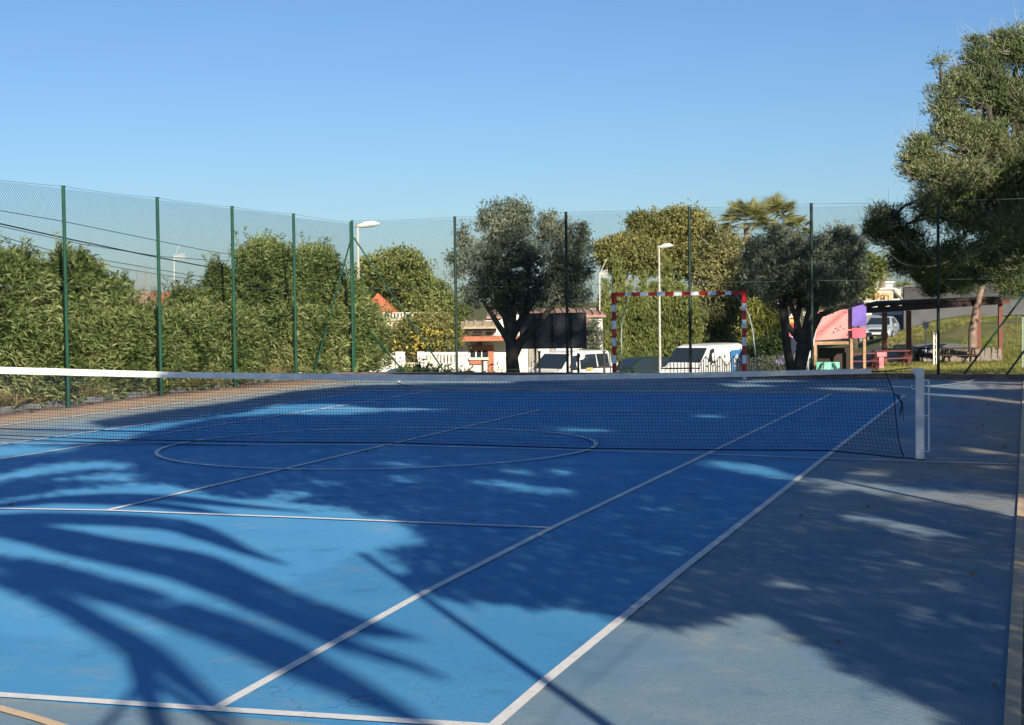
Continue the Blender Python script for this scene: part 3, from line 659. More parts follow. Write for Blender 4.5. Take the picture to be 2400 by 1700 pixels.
for i, (x, t, hw_) in enumerate([(1356, 640, 15), (1383, 585, 19), (1412, 650, 19), (1440, 625, 20), (1468, 640, 19), (1495, 600, 20), (1523, 628, 20), (1550, 650, 20)]):
    lab = ['thin dark cypress at the left end of the row, next to the white house', 'tall cypress whose tip stands behind the left goal post', 'second cypress from the left goal post, inside the goal opening', 'broad cypress left of the white lamp pole',
           'cypress directly behind the white lamp pole', 'tallest cypress, just right of the white lamp pole', 'cypress left of the fence post that stands in the goal opening', 'last cypress of the row, beside the straggly acacia'][i]
    Dd = 75+rng.uniform(-.5, .5); bb = [(x+rng.normal()*2, y_, hw_*s_, 34) for y_, s_ in zip(np.linspace(t+22, 815, 6), (.36, .66, .82, .9, .94, .94))]
    tree('cypress_tree', lab, 'cypress', x, Dd, bb[::-1], CYP, nc=330, lpc=26, cr=.25, ls=.17, lw=.06, r0=.1, group='row of cypresses behind the goal', up=1.6, shell=.6, nl=0)

def fanpalm(label, x, y, D, R, n, name='fan_palm', trunk_to=None, mt=None, dense=1.0):
    rt = base(x, D, name, label, 'palm', 'palms beyond the court'); b0 = np.array(rt.location); c = A(x, y, D)
    mb = MB(); mb.tube([b0, (b0+c)/2+.1, c], [.22, .18, .2], 9); kid(mb, 'trunk', BARKG, rt)
    V = []
    for i in range(n):
        d = rdir(1)[0]; d[2] = abs(d[2])*1.3-.15; d /= np.linalg.norm(d); L = R*rng.uniform(.75, 1.05); e = c+d*L*.55+np.array([0, 0, -.05*L])
        s = np.cross(d, [0, 0, 1.]); s /= np.linalg.norm(s)+1e-9; u = np.cross(s, d); k = 17
        an_ = np.linspace(-1.25, 1.25, k); dirs = np.cos(an_)[:, None]*d+np.sin(an_)[:, None]*(s*.9+u*rng.normal()*.3)
        V.append(leaves(np.repeat(e[None], k, 0), L*.55, .05, dirs/np.linalg.norm(dirs, axis=1)[:, None], droop=.22, jit=.1))
    quadmesh('crown', np.concatenate(V), mt or YGR, rt, loc=tuple(b0))
PLM = leafmat('palm_leaf', [(0, (.10, .11, .03)), (.5, (.22, .22, .07)), (1, (.36, .33, .14))], .2, .5, .5)
fanpalm('broad fan palm crown rising above the straggly acacia', 1672, 500, 90, 1.85, 64, mt=PLM)
fanpalm('fan palm with pointed upright fronds just left of the fence post beside the dark olive', 1735, 495, 92, 1.95, 64, mt=PLM)
fanpalm('smaller fan palm drooping beside the fence post near the dark olive', 1782, 520, 88, 1.3, 30, mt=PLM)
fanpalm('yellowed palm on the terrace left of the big pine', 1975, 615, 112, 1.3, 30, mt=PLM)
fanpalm('yellowed palm above the grey wall under the pine boughs', 2065, 668, 112, 1.3, 30, mt=PLM)
fanpalm('small yellowed palm between the terrace house and the wall', 2020, 655, 114, 1.2, 26, mt=PLM)

# ---- big pine at the right and a smaller one behind it
def pine(label, bx, D, blobs, trunkpts, r0, nc, bark=BARKG, twn=500, forks=()):
    rt = base(bx, D, 'stone_pine', label, 'pine', 'stone pines on the right'); b0 = np.array(rt.location); mb = MB()
    P = [b0-np.array([0, 0, .3])]+[A(*p, D) for p in trunkpts]; mb.tube(P, np.linspace(r0*1.3, r0*.5, len(P)), 12, False)
    limbs(mb, P[-1], [A(b[0], b[1], D+(b[4] if len(b) > 4 else 0)) for b in blobs[::2]], r0*.32, wob=.5)
    for f in forks: mb.tube([A(*p, D) for p in f], np.linspace(r0*.55, r0*.12, len(f)), 7, False)
    kid(mb, 'trunk', bark, rt, smooth=True); kid(twigs(blobs, D, twn, 1.25, .010), 'branch', mat('twig_grey', (.34, .31, .25), .9, .35, 5), rt)
    quadmesh('crown', clumps(blobs, D, nc, 26, .27, .19, .036, 1.0, 0, .25, .35, True), PIN, rt, loc=tuple(b0))
pine('huge pine leaning into the picture from the right edge', 2372, 61,
     [(2290, 110, 62, 52), (2205, 140, 50, 46), (2150, 195, 42, 42), (2235, 215, 66, 60), (2110, 235, 26, 26), (2300, 230, 60, 70), (2140, 290, 56, 50), (2210, 320, 66, 56), (2060, 330, 32, 34), (2085, 380, 56, 46), (2045, 370, 30, 34),
      (2150, 410, 66, 50), (2290, 360, 60, 66), (2090, 460, 50, 44), (2160, 490, 60, 44), (1985, 505, 42, 46, 2), (2030, 590, 40, 34, 2), (2080, 620, 36, 24, 2), (2160, 620, 50, 24, 2), (2030, 545, 48, 46, 2), (1960, 520, 28, 26, 2), (2080, 590, 50, 36, 1), (2130, 570, 50, 34), (2230, 440, 40, 30), (2210, 560, 50, 30, 2), (2260, 580, 50, 30, 2), (2250, 400, 60, 50), (2290, 500, 60, 60), (2180, 400, 50, 50), (2240, 510, 60, 50), (2300, 590, 60, 36), (2400, 200, 90, 90), (2420, 350, 90, 90), (2380, 500, 70, 60), (2105, 140, 10, 12), (2240, 85, 20, 16), (2180, 95, 14, 12), (2090, 200, 10, 10)],
     [(2372, 700), (2340, 560), (2310, 470), (2290, 400)], .5, 7600, BARKD, 1500,
     forks=[[(2372, 640), (2300, 560), (2240, 520), (2170, 500)], [(2330, 520), (2270, 440), (2235, 380), (2200, 330)], [(2300, 430), (2290, 330), (2260, 240), (2240, 160)], [(2310, 470), (2200, 440), (2110, 440), (2040, 500)]])
pine('pine with a pink-lit leaning trunk behind the wooden pergola', 2178, 72,
     [(2170, 600, 60, 30), (2120, 620, 50, 26), (2230, 610, 60, 30), (2090, 645, 30, 20), (2270, 640, 40, 26), (2075, 615, 36, 22), (2150, 640, 40, 18)],
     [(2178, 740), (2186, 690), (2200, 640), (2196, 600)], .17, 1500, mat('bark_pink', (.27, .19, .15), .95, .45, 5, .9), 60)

# ================================================================= buildings and street
WALLW = mat('render_white', (.74, .71, .64), .9, .10, 3, .2); CREAM = mat('render_cream', (.66, .56, .40), .9, .12, 3, .2)
TERR = mat('terracotta', (.45, .17, .10), .85, .35, 12, .5); GREYW = mat('blockwork', (.20, .20, .20), .95, .25, 5, .6)
DARKW = mat('dark_wood', (.035, .018, .014), .7, .35, 6, .3); REDW = mat('red_wood', (.17, .055, .035), .7, .3, 6, .3)
METAL = mat('galvanised', (.52, .53, .53), .45, .15, 6); GL = glassmat(); BLACK = mat('black_paint', (.012, .013, .015), .5, .2, 6)
def tileroof(name, parent, x1, x2, y1, y2, D, dp, m=TERR, rise=.5, z0=None):
    """pitched tile roof over a box: ridge parallel to the front"""
    a = np.array(A(x1, y2, D)); b = np.array(A(x2, y2, D)); b[2] = a[2]; ov = .25*NB; up = np.array([0, 0, rise]); th = np.array([0, 0, .10]); bk = NB*dp
    mb = MB(); mid = bk/2+up; n_ = max(4, int(np.linalg.norm(b-a)/.35))
    mb.prism([a-ov, a+mid, a+bk+ov, a+bk+ov+th, a+mid+th, a-ov+th], b-a)
    for i in range(n_):        # rounded tile courses
        p = a+(b-a)*(i+.5)/n_; mb.tube([p-ov+th, p+mid+th], .07, 6)
    kid(mb, name, m, parent)

# ---- house in the centre
h = base(1190, 73, 'white_house', 'white rendered house with terracotta trim behind the first olive', 'house')
Dh = 73; zg = -2.3
mb = fb(MB(), 1088, 1350, 716, 0, Dh, 8, z0=zg); fb(mb, 1018, 1088, 764, 0, Dh, 6, z0=zg); kid(mb, 'wall', WALLW, h)
tileroof('roof', h, 1090, 1356, 702, 714, Dh, 8, rise=.30, m=mat('tile_faded', (.42, .26, .20), .9, .4, 10, .5))
mb = MB(); a = np.array(A(1095, 762, Dh-.02)); mb.prism([A(1095, 762, Dh-1.2), A(1172, 762, Dh-1.2), A(1172, 712, Dh-1.2), A(1148, 698, Dh-1.2), A(1112, 722, Dh-1.2)], NB*1.15)
kid(mb, 'gable', WALLW, h)
mb = MB(); fb(mb, 1030, 1165, 754, 764, Dh-1.35, .35); 
for i in range(26): p = np.array(A(1031+i*5.2, 755, Dh-1.4)); mb.tube([p, p+NB*.3+np.array([0, 0, .06])], .05, 5)
kid(mb, 'tile_band', TERR, h)
mb = MB(); fb(mb, 1034, 1112, 737, 743, Dh-1.6, 1.6); fb(mb, 1036, 1050, 743, 750, Dh-1.5, .2); fb(mb, 1060, 1080, 743, 749, Dh-1.5, .2)
kid(mb, 'porch_beam', DARKW, h); tileroof('porch_roof', h, 1032, 1115, 730, 737, Dh-1.6, 1.7, rise=.25, m=mat('old_tile', (.45, .36, .24), .9, .4, 12, .5))
mb = MB(); fb(mb, 1072, 1080, 764, 774, Dh-.3, .25); kid(mb, 'porch_post', REDW, h)
mb = MB(); fb(mb, 1052, 1106, 773, 785, Dh-.12, .11); fb(mb, 1052, 1078, 806, 816, Dh-.12, .11); fb(mb, 1093, 1106, 785, 838, Dh-.12, .11)
kid(mb, 'brick_surround', TERR, h)
w1 = MB(); fb(w1, 1054, 1093, 785, 801, Dh-.04, .035); wo = kid(w1, 'window', GL, h)
for x in (1066, 1079): 
    mb = MB(); fb(mb, x-1.2, x+1.2, 785, 801, Dh-.08, .04); o = mb.build('mullion', WALLW, wo)
mb = MB(); fb(mb, 1050, 1094, 801, 806, Dh-.2, .19); o = mb.build('sill', WALLW, wo)
mb = MB(); fb(mb, 1079, 1083, 808, 836, Dh-.1, .1); kid(mb, 'downpipe', DARKW, h)
mb = MB(); fb(mb, 1184, 1206, 781, 836, Dh-.1, .09); fb(mb, 1232, 1246, 781, 800, Dh-.1, .09); kid(mb, 'slatted_gate', mat('stone_gate', (.33, .31, .26), .9, .4, 14), h)
mb = MB(); fb(mb, 1313, 1322, 706, 735, Dh-.1, .09); kid(mb, 'shutter', mat('shutter', (.22, .12, .12), .8, .4, 10), h)
mb = MB(); fb(mb, 1322, 1347, 690, 700, Dh+3, .8); kid(mb, 'chimney', WALLW, h)
# ---- house with red roof behind the tree
h = base(850, 80, 'tiled_house', 'cream house with a bright red tiled roof and rooftop balustrade', 'house'); Dh = 80
kid(fb(MB(), 800, 985, 716, 0, Dh, 5, z0=-3), 'wall', CREAM, h)
mb = MB(); fb(mb, 798, 988, 714, 718, Dh-.15, .3); fb(mb, 798, 988, 700, 702, Dh-.05, .2); kid(mb, 'parapet_rail', CREAM, h)
mb = MB()
for i in range(26): fb(mb, 801+i*7.2, 804.5+i*7.2, 702, 714, Dh, .12)
kid(mb, 'baluster', WALLW, h).__setitem__('kind', 'stuff')
mb = MB(); a, b_, c_ = np.array(A(806, 702, Dh+.6)), np.array(A(886, 702, Dh+.6)), np.array(A(846, 656, Dh+2.5))
mb.add([a, b_, b_+NB*4, a+NB*4, c_], [(0, 1, 4), (1, 2, 4), (2, 3, 4), (3, 0, 4), (0, 3, 2, 1)]); kid(mb, 'roof', mat('roof_red', (.62, .17, .09), .8, .25, 9, .4), h)
# ---- small white house far left
h = base(320, 100, 'white_house', 'small white house with a pink-red tiled roof seen over the low oleanders', 'house'); Dh = 100
kid(fb(MB(), 284, 362, 692, 0, Dh, 7, z0=-3), 'wall', WALLW, h); tileroof('roof', h, 278, 366, 668, 690, Dh, 7, rise=.9)
mb = MB(); fb(mb, 290, 303, 655, 668, Dh+2, .6); kid(mb, 'chimney', WALLW, h)
# ---- white balustrade
def balus(label, x1, x2, D, y1, y2, n_):
    r = base((x1+x2)/2, D, 'balustrade', label, 'balustrade', 'white garden balustrades by the street')
    yt = (y1+y2)/2
    mb = MB(); p, q_ = A(x1, y1, D), A(x2, y2, D); d = (q_-p); L = np.linalg.norm(d[:2]); a = math.atan2(d[1], d[0]); mid = (p+q_)/2
    mb.box(mid-np.array([0, 0, .06]), (L, .22, .12), rz=a); kid(mb, 'top_rail', WALLW, r)
    mb = MB(); mb.box((mid[0], mid[1], (-2.3+mid[2]-1.0)/2), (L, .2, mid[2]-1.0+2.3), rz=a); kid(mb, 'plinth', WALLW, r)
    for i in range(n_):
        t = (i+.5)/n_; c = p+d*t; z1 = mid[2]-.12; z0 = mid[2]-1.0; mb = MB()
        hs = np.linspace(z0, z1, 8); rr = [.075, .05, .075, .085, .07, .045, .05, .075]
        mb.tube([(c[0], c[1], z) for z in hs], rr, 8); kid(mb, 'baluster', WALLW, r)
    return r
r = balus('white balustrade left of the yellow-flowered gate', 812, 889, 66, 799, 792, 11)
mb = MB(); fb(mb, 886, 907, 788, 0, 65.8, .5, z0=-2.3); kid(mb, 'pillar', WALLW, r)
mb = MB(); fb(mb, 895, 899, 799, 804, 65.75, .06); kid(mb, 'house_number_plate', mat('plate', (.25, .28, .3), .5, .1, 5), r)
r = balus('white balustrade right of the yellow-flowered gate', 948, 1048, 66, 790, 788, 13)
mb = MB(); fb(mb, 935, 950, 788, 0, 65.8, .5, z0=-2.3); kid(mb, 'pillar', WALLW, r)
mb = MB(); fb(mb, 907, 935, 812, 0, 66, .2, z0=-2.3); kid(mb, 'gate_sill', mat('cream_stone', (.6, .55, .4), .9, .3, 12), r)
mb = MB()
for i in range(8): fb(mb, 908.5+i*3.4, 909.6+i*3.4, 792, 812, 66.1, .03)
kid(mb, 'gate_bars', DARKW, r)

# ---- road and pavement
def drape(name, pts, wd, m, label, dz=.03, k=24):
    p = bend(pts, k); t = np.gradient(p, axis=0); t /= np.linalg.norm(t, axis=1)[:, None]; nn = np.stack([-t[:, 1], t[:, 0]], 1)
    V = []; q_ = 7
    for j in range(q_): 
        e = p+nn*wd*(j/(q_-1)-.5); V.append(np.c_[e, hz(e[:, 0], e[:, 1])+dz])
    V = np.vstack(V); L = len(p)
    tag(MB().add(V, [(j*L+i, j*L+i+1, (j+1)*L+i+1, (j+1)*L+i) for j in range(q_-1) for i in range(L-1)]).build(name, m), label, kind='structure')
ASPH = mat('asphalt', (.085, .085, .09), .9, .2, 2, .3)
drape('street', [XY(-200, 66), XY(700, 62), XY(1200, 61), XY(1600, 62), XY(1850, 66), XY(1950, 80), XY(2050, 91), XY(2150, 96), XY(2250, 98), XY(2420, 100), XY(2700, 103)], 2.4, ASPH, 'asphalt street beyond the court')
drape('forecourt', [XY(1900, 71), XY(1980, 76), XY(2050, 80), XY(2090, 82)], 5.0, mat('old_asphalt', (.20, .19, .19), .9, .2, 2, .3), 'worn grey asphalt by the parked car', .06)  # paler grey than the street asphalt
drape('pavement', [XY(2190, 96.5), XY(2290, 99.5), XY(2430, 102), XY(2700, 106)], .8, mat('paving', (.34, .33, .31), .9, .2, 3, .3), 'pale pavement along the grey wall', .10)

# ---- signboard seen from behind
r = base(1238, 50, 'notice_board', 'large dark notice board on two posts right of the first olive trunk', 'sign')
Ds = 50
mb = MB(); fb(mb, 1166, 1312, 703, 779, Ds, .05); kid(mb, 'panel', mat('board_grey', (.06, .065, .072), .6, .2, 2), r)
mb = MB(); fb(mb, 1164, 1314, 701, 704, Ds-.03, .09); fb(mb, 1164, 1314, 778, 781, Ds-.03, .09); fb(mb, 1164, 1167, 704, 778, Ds-.03, .09); fb(mb, 1310.5, 1314, 704, 778, Ds-.03, .09); fb(mb, 1236, 1240, 704, 778, Ds-.04, .05)
kid(mb, 'frame', BLACK, r)
for x in (1199, 1280):
    mb = MB(); fb(mb, x-2.5, x+2.5, 704, 0, Ds-.10, .08, z0=-2.6); kid(mb, 'leg', BLACK, r)

# ---- lamps
def lamp(label, x, ytop, D, dirx, hl=1.0):
    r = base(x, D, 'street_lamp', label, 'lamp', 'street lamps'); b0 = np.array(r.location); t = A(x, ytop, D)
    kid(MB().tube([b0, (b0[0], b0[1], (b0[2]+t[2])/2), (b0[0], b0[1], t[2]-.08)], [.055, .042, .034], 8), 'pole', mat('pole_pale', (.48, .47, .42), .5, .12, 4), r)
    e = np.array([b0[0], b0[1], t[2]-.06])
    mb = MB(); d = RT*dirx; d = d/np.linalg.norm(d); pts = [e-d*.08, e+d*.1+[0, 0, .02], e+d*.30*hl+[0, 0, .05], e+d*.65*hl+[0, 0, .08], e+d*.92*hl+[0, 0, .07]]
    mb.tube(pts, [.04, .07, .10, .09, .02], 10); me = kid(mb, 'lamp_head', mat('lamp_grey', (.55, .55, .53), .4, .15, 5), r, smooth=True)
    return r
lamp('grey street lamp with its head just right of the fence corner post', 806, 503, 45, 1, .72)
lamp('tall white street lamp standing inside the goal opening', 1478, 551, 60, 1, .62)

# ---- aerials, chimney pipes and poles
def aerial(label, x, ytop, ybase, D, w_=26, flip=1):
    r = base(x, D, 'tv_aerial', label, 'aerial', 'television aerials on the roofs'); b = A(x, ybase, D); t = A(x, ytop, D)
    WM = mat('aerial_metal', (.62, .60, .55), .4, .1, 4); r.location = tuple(b)
    kid(MB().tube([b, t], .03, 6), 'mast', WM, r)
    mb = MB(); p = A(x, ytop+4, D); q_ = A(x+flip*w_, ytop+2, D); mb.tube([p, q_], .02, 5)
    for k in range(5): c = p+(q_-p)*(.25+.17*k); mb.tube([c-[0, 0, .18], c+[0, 0, .18]], .014, 4)
    mb.tube([p+[0, 0, .0], q_+[0, 0, .2]], .014, 4); mb.tube([p, q_-[0, 0, .2]], .014, 4)
    mb.tube([p, p+RT*.35*flip+[0, 0, .75]], .016, 4); kid(mb, 'antenna', WM, r)
aerial('white television aerial in front of the round olive-green tree', 898, 588, 716, 90)
aerial('aerial above the low oleanders beside the second fence post', 390, 572, 700, 96, 24)
aerial('aerial with a crossbar beside the dark cypress', 1343, 610, 702, 75, 18)
r = base(938, 92, 'tv_aerial', 'small aerial of three slanting rods right of the round tree', 'aerial', 'television aerials on the roofs'); r.location = tuple(A(938, 716, 93))
mb = MB(); mb.tube([A(938, 716, 93), A(938, 628, 93)], .025, 5); mb.tube([A(930, 630, 93), A(952, 626, 93)], .02, 4)
for k in range(4): mb.tube([A(930+k*5, 634, 93), A(934+k*5, 616, 93)], .02, 4)
kid(mb, 'antenna', mat('aerial_metal', (.62, .60, .55)), r)
r = base(260, 118, 'utility_pole', 'distant dark T-shaped pole above the oleanders', 'pole')
kid(MB().tube([r.location, A(260, 628, 118)], .09, 6), 'post', BLACK, r); kid(fb(MB(), 249, 273, 628, 630.5, 118, .1), 'crossarm', BLACK, r)
# ---- cables
for i, (pts, lab) in enumerate([([(-60, 462), (136, 495), (459, 561), (640, 590)], 'highest overhead cable at the left'),
                                ([(-60, 488), (151, 535), (339, 574), (459, 597), (640, 626)], 'thickest overhead cable, second from the top'),
                                ([(-60, 494), (188, 548), (360, 575), (459, 582), (640, 590)], 'overhead cable that crosses the thick one near the second fence post'),
                                ([(-60, 512), (120, 563), (217, 580), (459, 622), (640, 645)], 'lower overhead cable dipping towards the low oleanders'),
                                ([(-60, 522), (120, 572), (300, 606), (480, 634), (640, 655)], 'lowest overhead cable at the left')]):
    pts = np.array(pts, float); t = np.linspace(0, 1, len(pts)); tt = np.linspace(0, 1, 30); X_ = np.interp(tt, t, pts[:, 0]); Y_ = np.interp(tt, t, pts[:, 1])
    P = [A(x, y, 40+18*(x+60)/700) for x, y in zip(X_, Y_)]
    tag(MB().tube(P, .02 if i == 1 else .010, 5).build('overhead_cable', BLACK), lab, 'cable', 'overhead cables at the left')

# ---- dead shrub by the second post
rt = base(325, 60, 'bare_shrub', 'leafless brown shrub in front of the small white house', 'shrub'); mb = MB()
for k in range(26):
    x0 = 330+rng.normal()*5; b_ = A(x0, 740, 45); t_ = A(x0+rng.normal()*14-6, rng.uniform(605, 690), 45); m_ = (b_+t_)/2+rng.normal(size=3)*.08
    mb.tube([b_, m_, t_, t_+(t_-m_)*.3+rng.normal(size=3)*.08], [.018, .012, .007, .003], 4, False)
    mb.tube([m_, m_+(t_-m_)*.5+rng.normal(size=3)*.15], [.008, .003], 4, False)
rt.location = tuple(A(325, 745, 45)); kid(mb, 'branch', BARKG, rt)

# ================================================================= VEHICLES
def hull(st):
    V = []; 
    for (x, zb_, zl, zr, w_, wr) in st:
        zm = zb_+(zl-zb_)*.55; V.append([(x, -w_*.93, zb_), (x, -w_, zm), (x, -w_*.97, zl), (x, -wr, zr-.07), (x, -wr*.8, zr-.012), (x, 0, zr), (x, wr*.8, zr-.012), (x, wr, zr-.07), (x, w_*.97, zl), (x, w_, zm), (x, w_*.93, zb_)])
    k = 11; n_ = len(st); V = np.array(V).reshape(-1, 3)
    F = [(i*k+j, (i+1)*k+j, (i+1)*k+(j+1) % k, i*k+(j+1) % k) for i in range(n_-1) for j in range(k)]+[tuple(range(k)), tuple((n_-1)*k+j for j in range(k))[::-1]]
    return MB().add(V, F)
def car(label, name, cat, x, D, head, st, ws, wins, colr, wheels, group='vehicles parked along the street', rough=.25, z=None, rear=None, extra=None):
    """st: stations; ws: (cowl station, roof station); wins: list of (x1,x2); head: heading angle (world)"""
    a, b = XY(x, D); zz = G(a, b)+.03 if z is None else z
    r = bpy.data.objects.new(name, None); COL.objects.link(r); r.location = (a, b, zz); r.rotation_euler = (0, 0, head); tag(r, label, cat, group)
    cm = mat('car_'+label[:14].replace(' ', '_'), colr, rough, .04, 2, spec=.6)
    bd = hull(st).build('body', cm, r, smooth=False); m_ = bd.modifiers.new('b', 'BEVEL'); m_.width = .035; m_.segments = 2; m_.limit_method = 'ANGLE'
    S_ = np.array(st); f = lambda c, x_: np.interp(x_, S_[:, 0], S_[:, c])
    for s in (-1, 1):
        for (x1, x2, x3, x4) in wins:     # bottom x1..x2, top x4..x3
            P = []
            for (xx, top) in ((x1, 0), (x2, 0), (x3, 1), (x4, 1)):
                zl, zr_, w_, wr = f(2, xx), f(3, xx), f(4, xx)*.97, f(5, xx); t = .06 if not top else .90
                P.append((xx, s*(w_+(wr-w_)*t+.008), zl+(zr_-.07-zl)*t))
            MB().prism(P, (0, -s*.015, 0)).build('side_window', GL, r)
    (xc, xr) = ws; zl, zr_ = f(3, xc), f(3, xr); wc, wr = f(5, xc)*.93, f(5, xr)*.9
    nrm = np.array([(zr_-zl), 0, (xc-xr)]); nrm = nrm/np.linalg.norm(nrm)*.016
    P = np.array([(xc-.06*(xc-xr), -wc, zl+.06*(zr_-zl)), (xc-.06*(xc-xr), wc, zl+.06*(zr_-zl)), (xr+.1*(xc-xr), wr, zr_-.1*(zr_-zl)), (xr+.1*(xc-xr), -wr, zr_-.1*(zr_-zl))])+nrm
    MB().prism(P, -nrm*.8).build('windscreen', GL, r)
    xb_ = S_[0, 0]
    MB().box((xb_-.006, 0, (f(2, xb_)+f(3, xb_))/2), (.02, f(5, xb_)*1.6, (f(3, xb_)-f(2, xb_))*.7)).build('rear_window', GL, r)
    xf = S_[-1, 0]; wf = f(4, xf)
    for s in (-1, 1):
        MB().box((xf-.10, s*(wf-.08), f(2, xf)-.12), (.26, .26, .15)).build('headlight', mat('lens', (.7, .72, .75), .15, .05, 5), r)
        MB().box((xb_+.01, s*(f(4, xb_)-.08), f(2, xb_)-.12), (.06, .13, .26)).build('tail_light', mat('lens_red', (.4, .02, .02), .2, .1, 5), r)
        MB().box((ws[0]-.25, s*(f(4, ws[0])+.09), f(2, ws[0])+.08), (.10, .18, .14)).build('mirror', cm, r)
        for wx in wheels:
            o = MB().tube([(wx, s*(.80-.1), .32), (wx, s*(.80+.09), .32)], .32, 22).build('wheel', mat('rubber', (.02, .02, .02), .9, .2, 6), r)
            MB().tube([(wx, s*.80, .32), (wx, s*.897, .32)], .2, 14).build('rim', METAL, o)
    MB().box((xf+.0, 0, .42), (.14, wf*1.9, .22)).build('bumper', BLACK, r)
    MB().box((xf+.03, 0, .66), (.06, wf*1.1, .12)).build('grille', BLACK, r)
    MB().box((xf+.075, 0, .47), (.01, .52, .11)).build('number_plate', mat('plate_white', (.7, .7, .66), .5, .1, 5), r)
    for s in (-1, 1):
        ln = MB(); xd = ws[1]-.35; ln.box((xd, s*(f(4, xd)+.002), f(2, xd)-.30), (.012, .012, .55)); ln.box((xd-1.05, s*(f(4, xd-1.05)+.002), f(2, xd)-.30), (.012, .012, .55)); ln.box((xd-.2, s*(f(4, xd)+.012), f(2, xd)-.12), (.14, .03, .03))
        ln.build('door_seam', BLACK, r)
    if extra: extra(r, cm)
    return r
MPV = [(-2.15, .35, 1.02, 1.72, .84, .70), (-2.02, .28, 1.04, 1.81, .9, .74), (0, .28, 1.04, 1.84, .9, .75), (.62, .28, 1.04, 1.78, .9, .72), (1.42, .28, 1.03, 1.10, .9, .78), (2.0, .3, .98, 1.0, .87, .7), (2.18, .38, .78, .82, .78, .6)]
HAT = [(-2.0, .35, .92, 1.10, .80, .66), (-1.75, .26, .93, 1.36, .86, .64), (-1.2, .26, .92, 1.47, .87, .62), (0, .26, .90, 1.49, .87, .62), (.35, .26, .90, 1.44, .87, .62), (1.1, .26, .90, .95, .87, .72), (1.8, .28, .82, .84, .83, .64), (2.02, .34, .62, .66, .72, .5)]
SED = [(-2.25, .35, .92, .98, .80, .66), (-1.7, .28, .94, 1.02, .87, .7), (-1.0, .28, .92, 1.40, .88, .60), (-.2, .28, .90, 1.46, .88, .62), (.35, .28, .90, 1.40, .88, .62), (1.15, .28, .90, .95, .88, .74), (2.0, .3, .80, .82, .84, .66), (2.25, .36, .60, .64, .74, .5)]
VAN = [(-2.45, .35, 1.15, 1.90, .92, .80), (-2.3, .28, 1.15, 1.96, .95, .83), (.6, .28, 1.15, 1.97, .95, .83), (1.05, .28, 1.15, 1.90, .95, .80), (1.95, .28, 1.12, 1.20, .94, .82), (2.35, .32, 1.0, 1.02, .90, .74), (2.5, .4, .78, .82, .84, .66)]
VIEW = math.atan2(cy, sy)           # heading pointing away from the camera
def hd(phi): return VIEW+math.pi+phi   # phi 0: facing the camera
def ladder(r, cm):
    o = MB()
    for s in (-.12, 0, .12): o.tube([(-1.1, .72+s*.3, 1.08), (-.5+s*2, .74+s*.3, 1.55)], .02, 5)
    o.box((-.3, .915, 1.08), (.45, .02, .10)); o.build('cargo', mat('cargo_wood', (.62, .45, .12), .7, .3, 6), r)
    MB().tube([(.45, .35, 1.8), (.55, .35, 2.0)], .012, 5).build('roof_aerial', BLACK, r)
car('white compact van with planks showing through its side window', 'white_car', 'car', 1270, 64, hd(-.66), MPV, (1.42, .62), [(1.15, .35, .30, .62), (.25, -.95, -.95, .2), (-1.05, -1.85, -1.85, -1.0)][:3], (.80, .79, .74), (-1.35, 1.35), extra=ladder)
car('white car of which only the bonnet shows left of the goal post', 'white_car', 'car', 1352, 66.5, hd(-1.2), HAT, (1.1, .35), [(.75, -.05, 0, .3), (-.15, -1.2, -1.0, -.1)], (.78, .77, .72), (-1.2, 1.25), z=-2.35)
car('dark green hatchback with bright reflections just inside the left goal post', 'hatchback_car', 'car', 1432, 66, hd(-1.12), HAT, (1.1, .35), [(.75, -.05, 0, .3), (-.15, -1.2, -1.0, -.1)], (.02, .035, .03), (-1.2, 1.25))
def logo(r, cm):
    for s in (1,):
        MB().box((-1.45, s*.975, 1.2), (1.3, .012, .95), rx=s*.0).build('blue_graphic', mat('graphic_blue', (.06, .22, .50), .5, .2, 3), r)
        o = MB()
        for k in range(5): o.box((-1.15-.16*k, s*.984, 1.35-.06*abs(k-2)), (.10, .006, .30-.05*abs(k-2)), ry=.5)
        o.tube([(-1.9, s*.984, 1.05), (-1.5, s*.984, .95), (-1.0, s*.984, 1.0)], .03, 4)
        o.build('white_emblem', WALLW, r)
        o = MB(); o.box((-.2, s*.958, 1.45), (.10, .006, .14)); 
        for k in range(4): o.box((-.2+.03*(k % 2), s*.958, 1.2-.09*k), (.55-.1*k, .006, .022))
        o.build('side_lettering', mat('letter_grey', (.25, .27, .32), .6, .1, 5), r)
car('white delivery van with a blue panel on its side behind the right goal post', 'delivery_van', 'van', 1574, 67, hd(-.55), VAN, (1.95, 1.05), [(1.55, .75, .70, 1.05)], (.80, .80, .77), (-1.5, 1.6), extra=logo)
car('dark blue saloon car in front of the white balustrade', 'saloon_car', 'car', 906, 59, hd(-1.30), SED, (1.15, .35), [(.8, -.1, 0, .35), (-.2, -1.1, -.95, -.12)], (.015, .025, .06), (-1.35, 1.4))
car('silver-blue car parked under the grey wall beside the pergola', 'parked_car', 'car', 1974, 95, hd(-.38), HAT, (1.1, .35), [(.75, -.05, 0, .3), (-.15, -1.2, -1.0, -.1)], (.34, .39, .44), (-1.2, 1.25))

